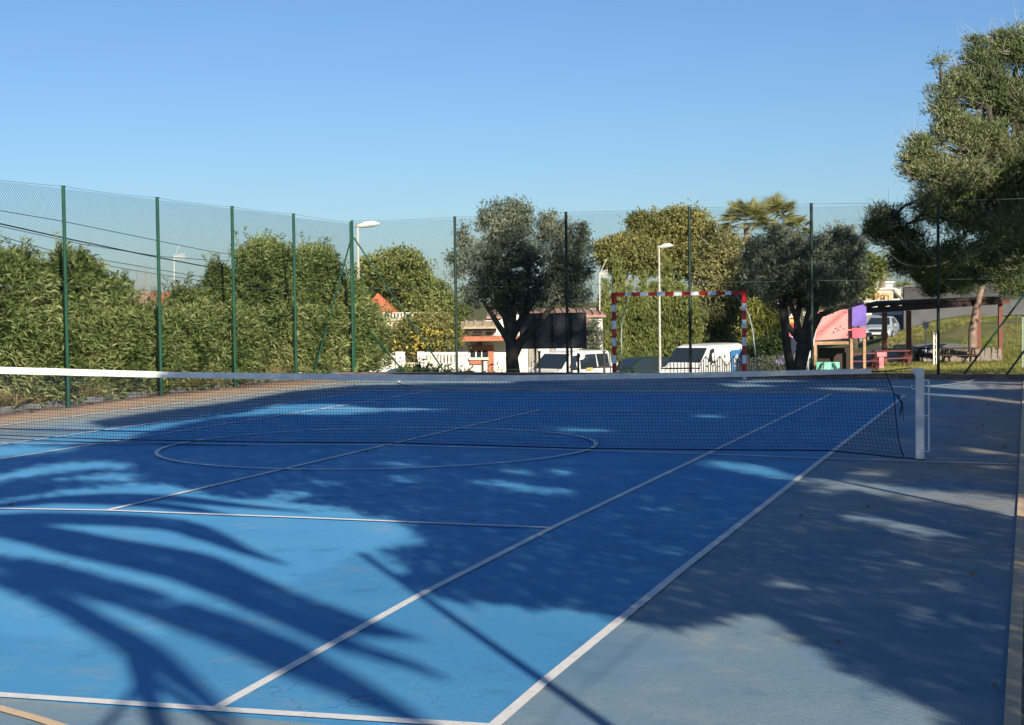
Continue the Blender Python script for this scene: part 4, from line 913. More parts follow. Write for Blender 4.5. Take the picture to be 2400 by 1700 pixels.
# ---- pointed picket railing in front of the van
def railing(label, x1, x2, D, n_, y0, NP_=4):
    r = base((x1+x2)/2, D, 'picket_railing', label, 'railing', 'dark railings along the street side'); a, b = np.array(A(x1, 812, D)), np.array(A(x2, 812, D))
    mb = MB(); g = min(G(a[0], a[1]), G(b[0], b[1]))
    for i in range(n_):
        t = i/(n_-1); c = a+(b-a)*t; ph = (t*NP_) % 1; hh_ = abs(ph-.5)*2; ztop = ZD((x1+x2)/2, y0+26*hh_*.9, D)
        mb.box((c[0], c[1], (g+ztop)/2), (.03, .03, ztop-g), rz=CR)
    kid(mb, 'pickets', BLACK, r); mb = MB()
    for i in range(n_-1):
        f2 = lambda t: np.array([*(a+(b-a)*t)[:2], ZD((x1+x2)/2, y0+26*abs(((t*NP_) % 1)-.5)*2*.9, D)])
        mb.tube([f2(i/(n_-1)), f2((i+1)/(n_-1))], .014, 4, False)
    z_ = ZD((x1+x2)/2, 838, D); mb.tube([(a[0], a[1], z_), (b[0], b[1], z_)], .015, 4); kid(mb, 'rail', BLACK, r)
railing('dark railing with pointed peaks in front of the delivery van', 1565, 1690, 50, 25, 797)
railing('dark railing right of the goal, before the silvery bush', 1692, 1756, 51, 13, 805, 2)
mb = MB()
r = base(1540, 49, 'scooter_rack', 'dark tangle of railing bars in front of the delivery van bonnet', 'railing', 'dark railings along the street side')
for i in range(9): fb(mb, 1500+i*8.0, 1501.6+i*8.0, 804+5*(i % 2), 0, 49, .03, z0=-1.6)
fb(mb, 1480, 1568, 824, 827, 49, .03); kid(mb, 'bars', BLACK, r)
for i, (x, y, D, lab) in enumerate([(1208, 788, 44, 'left of the three dark stakes, before the white compact van'), (1229+66, 793, 44, 'slim dark stake in front of the compact van side window'), (1353, 787, 44, 'dark stake with a cross piece before the white bonnet'), (1880, 826, 45, 'short dark post before the mint green panels')]):
    a, b = XY(x, D); g = G(a, b); t_ = A(x, y, D)
    mb = MB().tube([(a, b, g-.05), (a, b, t_[2])], .035, 8); mb.box((a, b, t_[2]), (.08, .08, .04))
    if i == 2: mb.box((a, b, t_[2]-.45), (.5, .05, .05), rz=CR)
    o = mb.build('wooden_stake', BARKD, None, loc=(a, b, g)); tag(o, lab, 'stake', 'dark stakes beyond the back fence')

# ---- plants at the foot of the back fence
def agave(label, x, D, ytop, hw_, n_, m_=None, name='spiky_plant'):
    a, b = XY(x, D); g = G(a, b); h_ = ZD(x, ytop, D)-g; w_ = hw_*K*D/FL; V = []; an_ = rng.uniform(0, 6.3, n_); el = rng.uniform(.35, 1.45, n_)
    d = np.stack([np.cos(an_)*np.cos(el), np.sin(an_)*np.cos(el), np.sin(el)], -1); r = empty(name, (a, b, g), label, 'plant', 'plants along the back fence')
    quadmesh('foliage', np.concatenate([leaves(np.tile([a, b, g], (n_, 1))+rng.normal(size=(n_, 3))*.06*w_, max(h_, w_)*1.05, .06, d, .1), leaves(np.tile([a, b, g+h_*.4], (n_*3, 1))+rng.normal(size=(n_*3, 3))*np.array([w_*.5, w_*.5, h_*.25]), .22, .05, rdir(n_*3), .1)]), m_ or DKG, r, loc=(a, b, g))
agave('small green bushy plant on the left of the fence foot plants', 905, 43.5, 806, 12, 60, CYP)
agave('spiky dark plant in front of the right balustrade', 938, 43.5, 803, 22, 90)
agave('dark leafy plant at the foot of the second back fence post', 985, 43, 815, 26, 110)
agave('small leafy plant between the fence post and the olive trunk', 1045, 43, 826, 24, 80)
agave('pale grassy plant left of the olive trunk', 1105, 45, 812, 14, 50, OLV)
agave('green cactus-like plant right of the olive trunk', 1185, 46, 808, 14, 40, OLV)
agave('tangled weeds around the forked olive trunk', 1800, 41, 815, 42, 160, BRN)
agave('dark weeds left of the forked olive trunk', 1745, 42, 826, 30, 100)
agave('yellow-green tuft by the second pergola post', 2130, 62, 824, 14, 50, YGR)

# ================================================================= PLAYGROUND
pg = base(1870, 60, 'play_structure', 'pink and purple climbing tower with a mint green base', 'play structure'); DP = 60
PK = mat('panel_pink', (.70, .25, .24), .6, .10, 3); PU = mat('panel_purple', (.15, .09, .42), .6, .12, 3); HP = mat('panel_rose', (.62, .12, .18), .6, .12, 3)
LW = mat('light_wood', (.42, .26, .15), .8, .25, 8, .3); MT = mat('panel_mint', (.20, .62, .45), .6, .12, 4)
def poly(pts, D, th=.06): return MB().prism([A(x, y, D) for x, y in pts], NB*th)
kid(poly([(1822, 697), (1908, 692), (1910, 757), (1822, 763)], DP), 'pink_panel', PK, pg)
mb = MB()
for (x, y) in [(1868, 744), (1873, 735), (1878, 739), (1883, 731), (1891, 736), (1899, 749), (1905, 700)]:
    fb(mb, x-1.1, x+1.1, y-1.2, y+1.2, DP-.01, .012)
kid(mb, 'hole_marks', BLACK, pg)
kid(poly([(1908, 690), (1908, 684), (1926, 675), (1940, 688), (1940, 730), (1908, 731)], DP-.3), 'purple_panel', PU, pg)
mb = MB().prism([A(1904, 686, DP-.35), A(1926, 671, DP-.35), A(1944, 688, DP-.35), A(1926, 675, DP-.35)], NB*1.0); kid(mb, 'roof_edge', DARKW, pg)
kid(poly([(1908, 735), (1940, 734), (1939, 756), (1909, 758)], DP-.3), 'rose_panel', HP, pg)
mb = MB(); fb(mb, 1822, 1909, 765, 772, DP-.1, 1.4); kid(mb, 'platform', LW, pg)
for x, y in ((1907, 758), (1936, 758), (1826, 765)):
    mb = MB(); fb(mb, x-3, x+3.2, y, 0, DP-.2, .14, z0=-1.4); kid(mb, 'post', LW, pg)
mb = MB()
for (x1, x2) in ((1828, 1843), (1845, 1862), (1864, 1880)): fb(mb, x1, x2, 811, 0, DP-.6, .05, z0=-1.6)
kid(mb, 'mint_panel', MT, pg)
mb = fb(MB(), 1832, 1904, 779, 0, DP+1.3, .08, z0=-1.6); kid(mb, 'dark_backboard', DARKW, pg)  # added dark board stands in for the dim space under the platform
mb = MB(); mb.tube([A(1832, 833, DP-.7), A(1842, 813, DP-.7)], .03, 5); mb.tube([A(1866, 813, DP-.7), A(1877, 833, DP-.7)], .03, 5); kid(mb, 'panel_braces', BLACK, pg)
kid(poly([(1800, 728), (1812, 728), (1814, 772), (1808, 790), (1798, 792)], DP+.3), 'lilac_slide', mat('slide_lilac', (.70, .58, .68), .5, .1, 4), pg)
mb = MB(); mb.prism([A(1822, 730, DP-.5), A(1830, 730, DP-.5), A(1818, 798, DP-.5), A(1800, 812, DP-.5), A(1802, 802, DP-.5)], NB*.6); kid(mb, 'slide', mat('slide_white', (.75, .70, .72), .5, .08, 4), pg)
# second tower
p2 = base(1780, 63, 'play_house', 'small yellow and red play tower seen between the olive forks', 'play structure')
mb = MB(); fb(mb, 1769, 1786, 712, 740, 63, 1.0); kid(mb, 'yellow_wall', mat('panel_yellow', (.70, .40, .10), .6, .15, 4), p2)
mb = MB(); fb(mb, 1772, 1783, 722, 738, 62.95, .06); kid(mb, 'red_door', mat('panel_red', (.50, .08, .05), .6, .15, 4), p2)
mb = MB().prism([A(1766, 712, 62.8), A(1788, 712, 62.8), A(1777, 696, 62.8)], NB*1.3); kid(mb, 'roof', CREAM, p2)
mb = MB(); fb(mb, 1766, 1770, 712, 0, 62.9, .12, z0=-1.5); fb(mb, 1786, 1790, 712, 0, 62.9, .12, z0=-1.5); kid(mb, 'post', LW, p2)
kid(poly([(1773, 742), (1783, 742), (1784, 765), (1778, 800), (1772, 800)], 62.7), 'chute', mat('slide_lilac', (.70, .58, .68)), p2)
kid(poly([(1766, 728), (1771, 738), (1773, 762), (1768, 760)], 62.6), 'pink_side', HP, p2)
# spring rider
r = base(2062/K, 57, 'spring_toy', 'small pink spring rider in front of the pergola', 'play structure')
mb = MB(); fb(mb, 1969, 1979, 793, 825, 57, .2); mb.box(A(1974, 797, 57)+np.array([0, 0, .05]), (.35, .1, .16), rz=CR); kid(mb, 'seat', mat('toy_pink', (.70, .22, .24), .6, .3, 14), r)
mb = MB(); t = np.linspace(0, 1, 60); c = np.array(A(1974, 828, 57)); g = G(c[0], c[1]); mb.tube(np.stack([c[0]+.09*np.cos(t*30), c[1]+.09*np.sin(t*30), g+(c[2]-g)*t], -1), .018, 5); kid(mb, 'spring', METAL, r)
# floodlight pole behind olive
r = base(1893/K*K-1893+1891, 66, 'floodlight', 'twin white floodlights on a slim pole behind the forked olive', 'lamp'); 
r.location = (*XY(1900/1.0467*1.0-0, 66), -1.3); 
bx = 1820/1.0
a, b = XY(1893/K, 66); r.location = (a, b, G(a, b)); kid(MB().tube([r.location, A(1893/K, 742/K, 66)], .05, 7), 'pole', METAL, r)
for dx in (-6, 6): mb = MB(); fb(mb, 1893/K+dx-3, 1893/K+dx+3, 731/K, 741/K, 65.9, .2); kid(mb, 'lamp_head', WALLW, r)

# ================================================================= PERGOLA
pv = base(2100, 70, 'wooden_pergola', 'long dark wooden shelter with a low roof under the pine', 'shelter'); Dv = 70
p = [A(1937, 690, 66), A(1933, 681, 66), A(2180, 664, 73), A(2252, 669, 73.5), A(2247, 680, 73)]
def q3(x, y, D): return np.array(A(x, y, D))
mb = MB(); mb.prism([q3(1931, 682, 67), q3(2228, 664, 73), q3(2252, 666, 76), q3(1962, 674, 70.5)], np.array([0, 0, -.12])); kid(mb, 'roof', mat('roof_felt', (.035, .025, .022), .9, .3, 6, .4), pv)
mb = MB(); mb.prism([q3(1936, 690, 67.1), q3(2222, 671, 73.1), q3(2222, 683, 73.1), q3(1940, 702, 67.1)], NB*.12); kid(mb, 'front_beam', DARKW, pv)
mb = MB(); mb.prism([q3(2222, 670, 73.2), q3(2256, 672, 76), q3(2256, 679, 76), q3(2222, 683, 73.2)], RT*.12); kid(mb, 'side_beam', REDW, pv)
mb = MB()
for i in range(12):
    t = i/11; a_ = q3(1940, 689, 67.15)*(1-t)+q3(2222, 671, 73.15)*t; b_ = q3(1966, 683, 70.4)*(1-t)+q3(2248, 671, 76)*t; mb.tube([a_, b_], .05, 4)
kid(mb, 'rafters', DARKW, pv)
for (x, D, y) in ((1981, 68, 700), (2035, 69, 696), (2190, 72.3, 684), (2240, 75.6, 680), (2010, 71, 690), (2150, 74, 680)):
    a, b = XY(x, D); z1 = ZD(x, y, D); g = G(a, b); wq = .19 if D != 71 and D != 74 else .12
    if D in (71, 74): continue
    kid(MB().box((a, b, (z1+g)/2), (wq, wq, z1-g), rz=CR), 'post', REDW, pv)
# picnic benches and log fence beneath
for i, (x, D, lab) in enumerate([(1925, 64, 'dark red picnic bench left of the first pergola post'), (1995, 66, 'dark red picnic bench at the foot of the first pergola post'), (2090, 70, 'dark bench under the middle of the pergola'), (2150, 71, 'dark bench under the right half of the pergola')]):
    r = base(x, D, 'picnic_bench', lab, 'bench', 'benches under the pergola'); g = r.location.z; c = np.array(r.location)
    M_ = mat('bench_red', (.13, .03, .03), .6, .25, 6) if i < 2 else DARKW; R3 = np.array([math.cos(CR), math.sin(CR), 0])
    mb = MB().box(c+[0, 0, .72], (1.5, .6, .05), rz=CR); kid(mb, 'table_top', M_, r)
    for s in (-1, 1):
        mb = MB().box(c+NB*s*.55+[0, 0, .42], (1.5, .24, .05), rz=CR); kid(mb, 'seat', M_, r)
        mb = MB().box(c+R3*s*.6+[0, 0, .36], (.08, 1.2, .06), rz=CR); mb.tube([c+R3*s*.6-NB*.5, c+R3*s*.6-NB*.15+[0, 0, .7]], .04, 4); mb.tube([c+R3*s*.6+NB*.5, c+R3*s*.6+NB*.15+[0, 0, .7]], .04, 4); kid(mb, 'leg', M_, r)
r = base(2180, 72, 'log_fence', 'low grey log fence with dark rails behind the pergola posts', 'fence'); mb = MB(); mr = MB()
for i in range(40):
    x = 2046+i*5.0; D = 71+.7*math.sin(i); a, b = XY(x, 70.5+i*.06); g = G(a, b)
    mb.tube([(a, b, g), (a+rng.normal()*.05, b, g+.62+rng.normal()*.07)], .075+rng.normal()*.008, 7)
a, b = XY(2046, 70.6), XY(2236, 72.8); 
for hh_ in (.45,): mr.tube([(a[0], a[1], G(*a)+hh_), ((a[0]+b[0])/2, (a[1]+b[1])/2, G((a[0]+b[0])/2, (a[1]+b[1])/2)+hh_), (b[0], b[1], G(*b)+hh_)], .05, 5)
kid(mb, 'logs', mat('log_grey', (.26, .22, .19), .95, .4, 9, .6), r); kid(mr, 'rail', DARKW, r)
r = base(2055, 71, 'rubble_wall', 'low pale rubble stone wall between the first two pergola posts', 'wall'); mb = MB()
for i in range(70):
    x = rng.uniform(2008, 2046); a, b = XY(x, 72+rng.uniform(-.2, .2)); g = G(a, b); sz = rng.uniform(.12, .3); mb.box((a, b, g+rng.uniform(0, .8)), (sz*1.4, .3, sz), rz=CR+rng.normal()*.2, top=(.8, .8), ry=rng.normal()*.2)
kid(mb, 'stones', mat('rubble', (.40, .35, .28), .95, .4, 5, .6), r)
# posts and signs on the right
r = base(2075, 78, 'street_sign', 'small square sign on a post in front of the grey wall', 'sign'); a, b = XY(2073, 78)
kid(MB().tube([(a, b, G(a, b)), (a, b, ZD(2073, 722, 78))], .035, 6), 'post', METAL, r); kid(fb(MB(), 2067, 2080, 721, 735, 77.9, .03), 'plate', mat('sign_grey', (.40, .40, .38), .6, .25, 20), r)
r = base(2092, 66, 'white_post', 'white painted frame post beside the fence post in front of the pergola', 'post'); 
mb = MB(); fb(mb, 2090, 2093, 741, 0, 66, .06, z0=-1.3); fb(mb, 2096, 2098, 741, 0, 66, .06, z0=-1.3)
for k in range(5): fb(mb, 2093, 2096, 742+k*14, 744+k*14, 66, .05)
kid(mb, 'frame', WALLW, r)
r = base(2301, 58, 'slim_pole', 'slim pale green pole on the grass at the right edge', 'pole'); a, b = XY(2290, 58); r.location = (a, b, G(a, b))
kid(MB().tube([(a, b, G(a, b)), (a, b, ZD(2290, 710, 58))], .03, 6), 'shaft', mat('pale_green', (.35, .45, .36), .5, .1, 5), r)

# ---- grey wall, terrace houses
r = base(2200, 108, 'grey_building', 'long grey block wall above the climbing road', 'wall')
mb = MB(); fb(mb, 2024, 2420, 672, 0, 103, .4, z0=-2.5); kid(mb, 'wall', mat('block_grey', (.10, .10, .105), .95, .2, 1.2, .6), r)  # even grey darkened to carry the shade that lies on the wall
mb = MB(); fb(mb, 2025, 2420, 640, 672, 103.1, .3); kid(mb, 'upper_wall', mat('block_dark', (.065, .065, .067), .95, .2, 2, .5), r)
mb = MB(); fb(mb, 2023, 2420, 637.5, 640.2, 103.0, .5); kid(mb, 'coping', mat('coping', (.16, .155, .15), .9, .2, 4), r)
r = base(1960, 112, 'terrace_house', 'cream terraced house with flat roofs above the pergola', 'house')
mb = MB(); fb(mb, 1925, 2040, 706, 0, 106, 6, z0=-2.5); kid(mb, 'garden_wall', GREYW, r)
mb = MB(); fb(mb, 1935, 2026, 676, 706, 107, 6); kid(mb, 'lower_wall', WALLW, r)
mb = MB(); fb(mb, 1938, 2018, 648, 676, 112, 5); kid(mb, 'upper_wall', CREAM, r)
mb = MB(); fb(mb, 1955, 2000, 633, 648, 115, 5); kid(mb, 'top_storey', WALLW, r)
mb = MB(); fb(mb, 1932, 2028, 673, 676.5, 106.8, 6.4); fb(mb, 1944, 2008, 645.5, 648.5, 111.8, 5.4); fb(mb, 1950, 2004, 630.5, 633.5, 114.8, 5.4); kid(mb, 'roof_slab', WALLW, r)
mb = MB(); fb(mb, 1942, 1998, 657, 659, 111.6, .1)
for k in range(7): fb(mb, 1944+k*8.5, 1946+k*8.5, 657, 672, 111.6, .1)
kid(mb, 'orange_railing', mat('rail_orange', (.60, .28, .10), .7, .2, 5), r)
for x1, x2, y1, y2, D in ((1968, 1984, 636, 645, 114.9), (1952, 1960, 661, 673, 111.9), (2002, 2012, 656, 668, 111.9)):
    mb = MB(); fb(mb, x1, x2, y1, y2, D, .06); kid(mb, 'window', GL, r)
mb = MB(); mb.prism([A(2000, 650, 110), A(2004, 650, 110), A(2030, 676, 107), A(2026, 676, 107)], NB*.6); kid(mb, 'stair_rail', mat('stone_pale', (.5, .47, .4), .9, .2, 4), r)
tree('garden_shrub', 'pale dry shrubs on the terrace above the grey wall', 'shrub', 2290, 106, [(2285, 640, 40, 22), (2250, 655, 30, 16)], MIX, nc=260, lpc=20, cr=.4, ls=.2, lw=.06, r0=.06)

# ---- grass tufts on the right-hand slope
n = 11000; xx = rng.uniform(1980, 2420, n); DD = rng.uniform(42, 97, n); P = []
base_ = np.array([XY(x, D) for x, D in zip(xx, DD)]); zz = hz(base_[:, 0], base_[:, 1]); B = np.c_[base_, zz]
kk = 5; BB = np.repeat(B, kk, 0)+rng.normal(size=(n*kk, 3))*np.array([.12, .12, 0]); dd = rdir(n*kk)*.5+np.array([0, 0, .9]); dd /= np.linalg.norm(dd, axis=1)[:, None]
keep = np.ones(n*kk, bool)
GRS = leafmat('grass_blade', [(0, (.10, .12, .02)), (.5, (.24, .24, .06)), (1, (.40, .36, .14))], .3, .7, .25)
road = np.array([XY(1960, 75), XY(2050, 80), XY(2085, 82), XY(2420, 100)])
dmin = np.min([np.linalg.norm(BB[:, :2]-(road[i]*(1-t)+road[i+1]*t), axis=1) for i in range(3) for t in np.linspace(0, 1, 9)], axis=0); keep = (dmin > 1.6) & (BB[:, 1] > 20.2)
tag(quadmesh('grass', leaves(BB[keep], .17, .03, dd[keep], .1), GRS), 'yellow-green grass on the slope at the right', 'grass', kind='stuff')

# ================================================================= TREES BEHIND THE PHOTOGRAPHER (unseen, crowns shaped to cast the court's shade)
SV = np.array([SDX*math.cos(SUN_EL), SDY*math.cos(SUN_EL), math.sin(SUN_EL)])
ZA = lambda pts: [(x/1.911, 1000+y/1.911) for x, y in pts]
ZB = lambda pts: [(1200+x/1.911, 1000+y/1.911) for x, y in pts]
ZC = lambda pts: [(x/1.911, 840+y/1.911) for x, y in pts]
BRIGHT = [
 # open sunny wedge of the foreground
 ZA([(-800, 290), (-300, 290), (0, 330), (300, 276), (600, 250), (760, 256), (860, 284), (1000, 318), (1200, 318), (1330, 335), (1500, 360), (1700, 400), (1850, 440), (1900, 490), (1930, 530), (1760, 545), (1840, 640), (1800, 680), (1900, 740), (2050, 780), (2293, 790)])
 + ZB([(0, 790), (100, 820), (250, 798), (380, 830), (470, 850), (560, 880), (700, 905), (880, 890), (980, 845), (1100, 840), (1180, 855), (1280, 940), (1400, 1020), (1550, 1110), (1750, 1190), (1900, 1290), (1960, 1345), (1960, 2200), (-2200, 2200)]),
 ZA([(-100, 240), (0, 208), (150, 176), (300, 155), (480, 150), (620, 170), (570, 196), (400, 196), (200, 216), (0, 250), (-100, 275)]),
 ZA([(170, 244), (380, 212), (560, 204), (670, 222), (570, 248), (380, 246)]),
 ZA([(-60, 85), (130, 85), (380, 92), (300, 110), (100, 135), (-60, 150)]),
 ZC([(-40, 240), (350, 200), (900, 150), (1640, 95), (1850, 92), (2293, 92), (2293, 112), (1950, 114), (1600, 122), (1300, 150), (1050, 195), (700, 240), (400, 285), (470, 310), (640, 300), (800, 282), (1050, 250), (1250, 207), (1500, 203), (1750, 230), (1700, 242), (1500, 255), (1250, 250), (950, 270), (800, 300), (650, 335), (560, 370), (300, 388), (-40, 388)]),
 ZB([(1190, 322), (1330, 318), (1480, 285), (1620, 300), (1800, 335), (1900, 345), (2050, 370), (2293, 425), (2340, 430), (2340, 330), (2293, 318), (2120, 300), (1900, 285), (1720, 262), (1500, 240), (1340, 235), (1280, 230), (1180, 180), (1020, 160), (860, 150), (840, 170), (980, 200), (1130, 225), (1280, 250), (1420, 270), (1300, 300)]),
 ZB([(1420, 400), (1560, 392), (1750, 430), (1900, 450), (2050, 470), (2230, 490), (2200, 505), (2000, 490), (1850, 500), (1700, 460), (1550, 425)]),
 ZB([(1520, 208), (1600, 196), (1700, 202), (1640, 222), (1550, 222)]), ZB([(1740, 605), (1830, 615), (1910, 650), (1850, 652)]),
 ZB([(600, 362), (690, 358), (790, 385), (700, 384)]), ZB([(600, 545), (720, 545), (830, 572), (680, 568)]), ZB([(1110, 695), (1220, 690), (1340, 722), (1200, 725)]),
 ZB([(2080, 590), (2200, 595), (2340, 620), (2340, 640), (2180, 620)]), ZB([(1990, 98), (2100, 92), (2240, 115), (2100, 125)]), ZB([(2080, 172), (2180, 172), (2260, 186), (2150, 190)]), ZB([(2200, 120), (2340, 130), (2340, 145), (2230, 135)]),
 ZB([(-20, 188), (80, 192), (160, 218), (60, 216), (-60, 200)]), ZB([(160, 188), (260, 192), (300, 212), (200, 220)]), ZB([(-240, 238), (-60, 240), (120, 262), (300, 290), (280, 310), (120, 300), (-60, 275)]),
 ZB([(2000, 700), (1850, 690), (1950, 730), (2060, 745)]), ZB([(1750, 830), (1850, 815), (1980, 890), (1900, 880)]),
 ZA([(1640, 165), (1800, 160), (1960, 178), (1800, 182)]), ZA([(1700, 228), (1820, 222), (1910, 242), (1790, 254)]), ZA([(1340, 245), (1460, 238), (1580, 258), (1440, 266)]), ZA([(1180, 300), (1290, 282), (1430, 300), (1400, 318), (1250, 322)]),
 ZA([(1850, 365), (1950, 360), (2010, 372), (1930, 380)]), ZA([(1880, 620), (1980, 640), (2060, 662), (1940, 655)]),
 [(2040, 905), (2175, 903), (2260, 898), (2420, 905), (2420, 912), (2250, 914), (2170, 909)], [(2160, 921), (2280, 927), (2420, 944), (2420, 951), (2280, 934), (2170, 926)],
 [(1680, 900), (1760, 899), (1830, 906), (1720, 908)], [(1880, 909), (1990, 908), (2100, 917), (1980, 917)], [(2230, 893), (2420, 897), (2420, 901), (2250, 898)], [(1700, 893), (1800, 890), (1900, 893), (1760, 897)],
 [(880, 958), (950, 956), (1060, 961), (930, 965)], [(1300, 1003), (1400, 1004), (1460, 1012), (1320, 1012)], [(1640, 972), (1700, 973), (1690, 980), (1620, 978)],
]
FROND = [  # shadow strokes of the palm fronds: centre line, half width in metres
 (ZA([(-420, 480), (0, 440), (250, 495), (500, 555), (750, 605), (1000, 690), (1250, 790), (1500, 865), (1700, 915), (1880, 950)]), .24),
 (ZA([(-420, 500), (0, 470), (250, 530), (500, 585), (800, 650), (1050, 740), (1300, 850), (1560, 985), (1800, 1050), (2000, 1135)]), .14),
 (ZA([(-420, 600), (-100, 585), (100, 620), (300, 680), (550, 745), (850, 850), (1150, 960), (1350, 1060), (1600, 1180), (1850, 1310), (2000, 1400)]), .19),
 (ZA([(-420, 640), (-100, 650), (80, 710), (280, 790), (450, 890), (560, 950), (700, 1040), (850, 1160), (1000, 1290), (1100, 1400)]), .12),
 (ZA([(-420, 440), (-100, 412), (200, 408), (500, 415), (780, 435), (950, 490), (1100, 560), (1270, 615)]), .17),
 (ZA([(-420, 470), (-50, 440), (200, 460), (500, 520), (750, 560), (950, 600), (1150, 680), (1300, 740)]), .12),
 (ZA([(-420, 400), (-50, 362), (250, 325), (500, 312), (750, 318), (950, 340), (1150, 362), (1390, 385)]), .12),
 (ZA([(200, 340), (450, 335), (700, 350), (900, 375), (1050, 400)]), .10),
]
def shaded(G_):
    u, v, z = proj(G_); ok = z > 1; fz = np.clip((v-880)/300, .15, 1); m_ = len(G_); u = u+rng.normal(size=m_)*16*fz; v = v+rng.normal(size=m_)*5.5*fz
    lit = np.zeros(len(G_), bool)
    for p in BRIGHT: lit |= inpoly(u, v, p)
    vis = (u > -90) & (u < 2490) & (v > 878) & (v < 1760)
    return ok & vis & ~lit
sp_ = .036; gx, gy = np.meshgrid(np.arange(-9.3, 8.7, sp_), np.arange(-14, 19.3, sp_)); n = gx.size
Gp = np.c_[gx.ravel()+rng.uniform(-.5, .5, n)*sp_, gy.ravel()+rng.uniform(-.5, .5, n)*sp_, np.zeros(n)]
mk = shaded(Gp); Gp = Gp[mk]
# thin out: dappled but mostly closed; the sideline strip at the far left stays sunny
Gp = Gp[(Gp[:, 0] > -7.6) | (rng.uniform(size=len(Gp)) < .12)]
# unseen leaf clumps added to shade things beyond the court: centre (d px, D), radii in metres
T3 = []
for (x, y, D, rx, rz, ry, dens) in [(1230, 640, 40.6, 1.5, 1.2, 1.3, 28), (1120, 650, 40.6, .9, .7, 1.0, 24), (1150, 770, 40.6, .5, 1.1, .5, 60), (1790, 610, 40.2, 1.7, 1.1, 1.3, 30), (1790, 770, 40.2, .8, 1.2, .6, 60), (1238, 740, 50, 1.2, .7, .6, 70),
                                (1520, 655, 35.4, 1.8, .25, .6, 34), (1378, 745, 35.9, .25, 1.1, .25, 34), (1666, 745, 34.9, .25, 1.1, .25, 34), (1268, 650, 38.0, .2, 1.9, .3, 60), (1537, 650, 36.6, .2, 1.9, .3, 60), (1816, 650, 35.7, .2, 1.9, .3, 60), (2100, 645, 34.7, .2, 1.9, .3, 60),
                                (2010, 530, 62, 1.5, 1.2, 1.6, 60), (2110, 590, 61.5, 1.6, .8, 1.6, 60), (2230, 540, 61.5, 1.8, 1.3, 1.8, 50), (2060, 690, 70, 3.2, .7, 2.5, 60), (2150, 830, 50, 3.0, .6, 3.5, 50), (2170, 838, 39, 2.6, .25, 2.5, 60), (2280, 480, 61, 1.0, 1.4, 1.2, 50)]:
    c = A(x, y, D); m_ = int(max(rx, .4)*max(rz, .4)*4*dens*2.2); q_ = rng.uniform(-1, 1, (m_, 3)); T3.append(c+RT*q_[:, :1]*rx+NB*q_[:, 1:2]*ry+np.array([0, 0, 1.])*q_[:, 2:3]*rz)
T3 = np.vstack(T3)
def lift2(Pg):
    """carry points up the sun ray to the lowest height that lies above or beside the picture"""
    T_ = np.full(len(Pg), 60.); hv = SV[2]/math.cos(SUN_EL)
    for th in np.arange(44, 7.9, -.5):
        Q = Pg+np.array([SDX, SDY, hv])*th
        u, v, z = proj(Q); ok = (z < -.5) | ((z >= .4) & ((v < -260) | (u > 2750) | (u < -700)) & (np.abs(z) > .4)) | (np.linalg.norm(Q-CP, axis=1) > 1e9)
        ok &= (Q[:, 2] > 2.6) & ((Q[:, 0] > 9.4) | (Q[:, 1] < -19.3) | (Q[:, 2] > 3.6)) & (np.linalg.norm(Q-CP, axis=1) > 2.2)
        T_ = np.where(ok, th, T_)
    T_ = T_+np.abs(rng.normal(size=len(Pg)))*.7+7*ss(-7, 3, Pg[:, 1])
    return Pg+np.array([SDX, SDY, hv])*T_[:, None]
def lift(Pg, xt, spread=1.3):
    """carry points up the sun ray until they reach the tree row at x = xt"""
    X_ = xt+rng.normal(size=len(Pg))*spread; t = np.maximum((X_-Pg[:, 0])/SV[0], 4.0)
    return Pg+t[:, None]*SV
C = lift2(Gp); CT = lift(T3, 13.5, .9); C = np.vstack([C, CT]); BIG = np.r_[np.zeros(len(C)-len(CT), bool), np.ones(len(CT), bool)]
DKL = leafmat('shade_leaf', [(0, (.03, .04, .015)), (.5, (.06, .08, .03)), (1, (.12, .14, .05))], 0.0, .6, .5)
def shleaf(P, s):
    a = rdir(len(P)); b = np.cross(a, rdir(len(P))); b /= np.linalg.norm(b, axis=1)[:, None]; a = a*s*.62; b = b*s*.5
    return np.stack([P-a, P+b, P+a, P-b], 1)
edges = [-1e9, -25, -18, -11, -2, 8, 1e9]
labs = ['tall pine farthest behind the photographer on the right', 'tall pine behind the photographer, next to the date palm', 'tall pine level with the photographer on the right', 'tall pine beyond the right fence, level with the near service line', 'tall pine beyond the right fence, level with the net', 'tall pine beyond the right fence, level with the far baseline']
for i in range(6):
    sel = (C[:, 1] > edges[i]) & (C[:, 1] <= edges[i+1]); P = C[sel]
    if len(P) < 50: continue
    yb = {0: -31, 1: -21.5, 2: -15.5, 3: -8.5, 4: 2, 5: 12}[i]; xb_ = 14.2
    rt = empty('shade_pine', (xb_, yb, 0), labs[i], 'pine', 'pines along the right side of the court')  # all six are unseen, with crowns shaped to cast shade
    top = P[:, 2].max(); mb = MB(); mb.tube([(xb_, yb, -.2), (xb_+.3, yb, top*.35), (xb_, yb+.2, top*.85)], [.22, .17, .07], 10)
    for q_ in P[rng.permutation(len(P))[:14]]:
        z0 = max(1.5, q_[2]*.8); mb.tube([(xb_+.15, yb, z0), (np.array([xb_, yb, z0])+q_)/2+[0, 0, .1], q_], [.025, .02, .008], 5, False)
    kid(mb, 'trunk', BARK, rt); Bg = BIG[sel]; quadmesh('crown', np.concatenate([shleaf(P[~Bg], .066), shleaf(P[Bg], .24)]), DKL, rt, loc=(xb_, yb, 0))
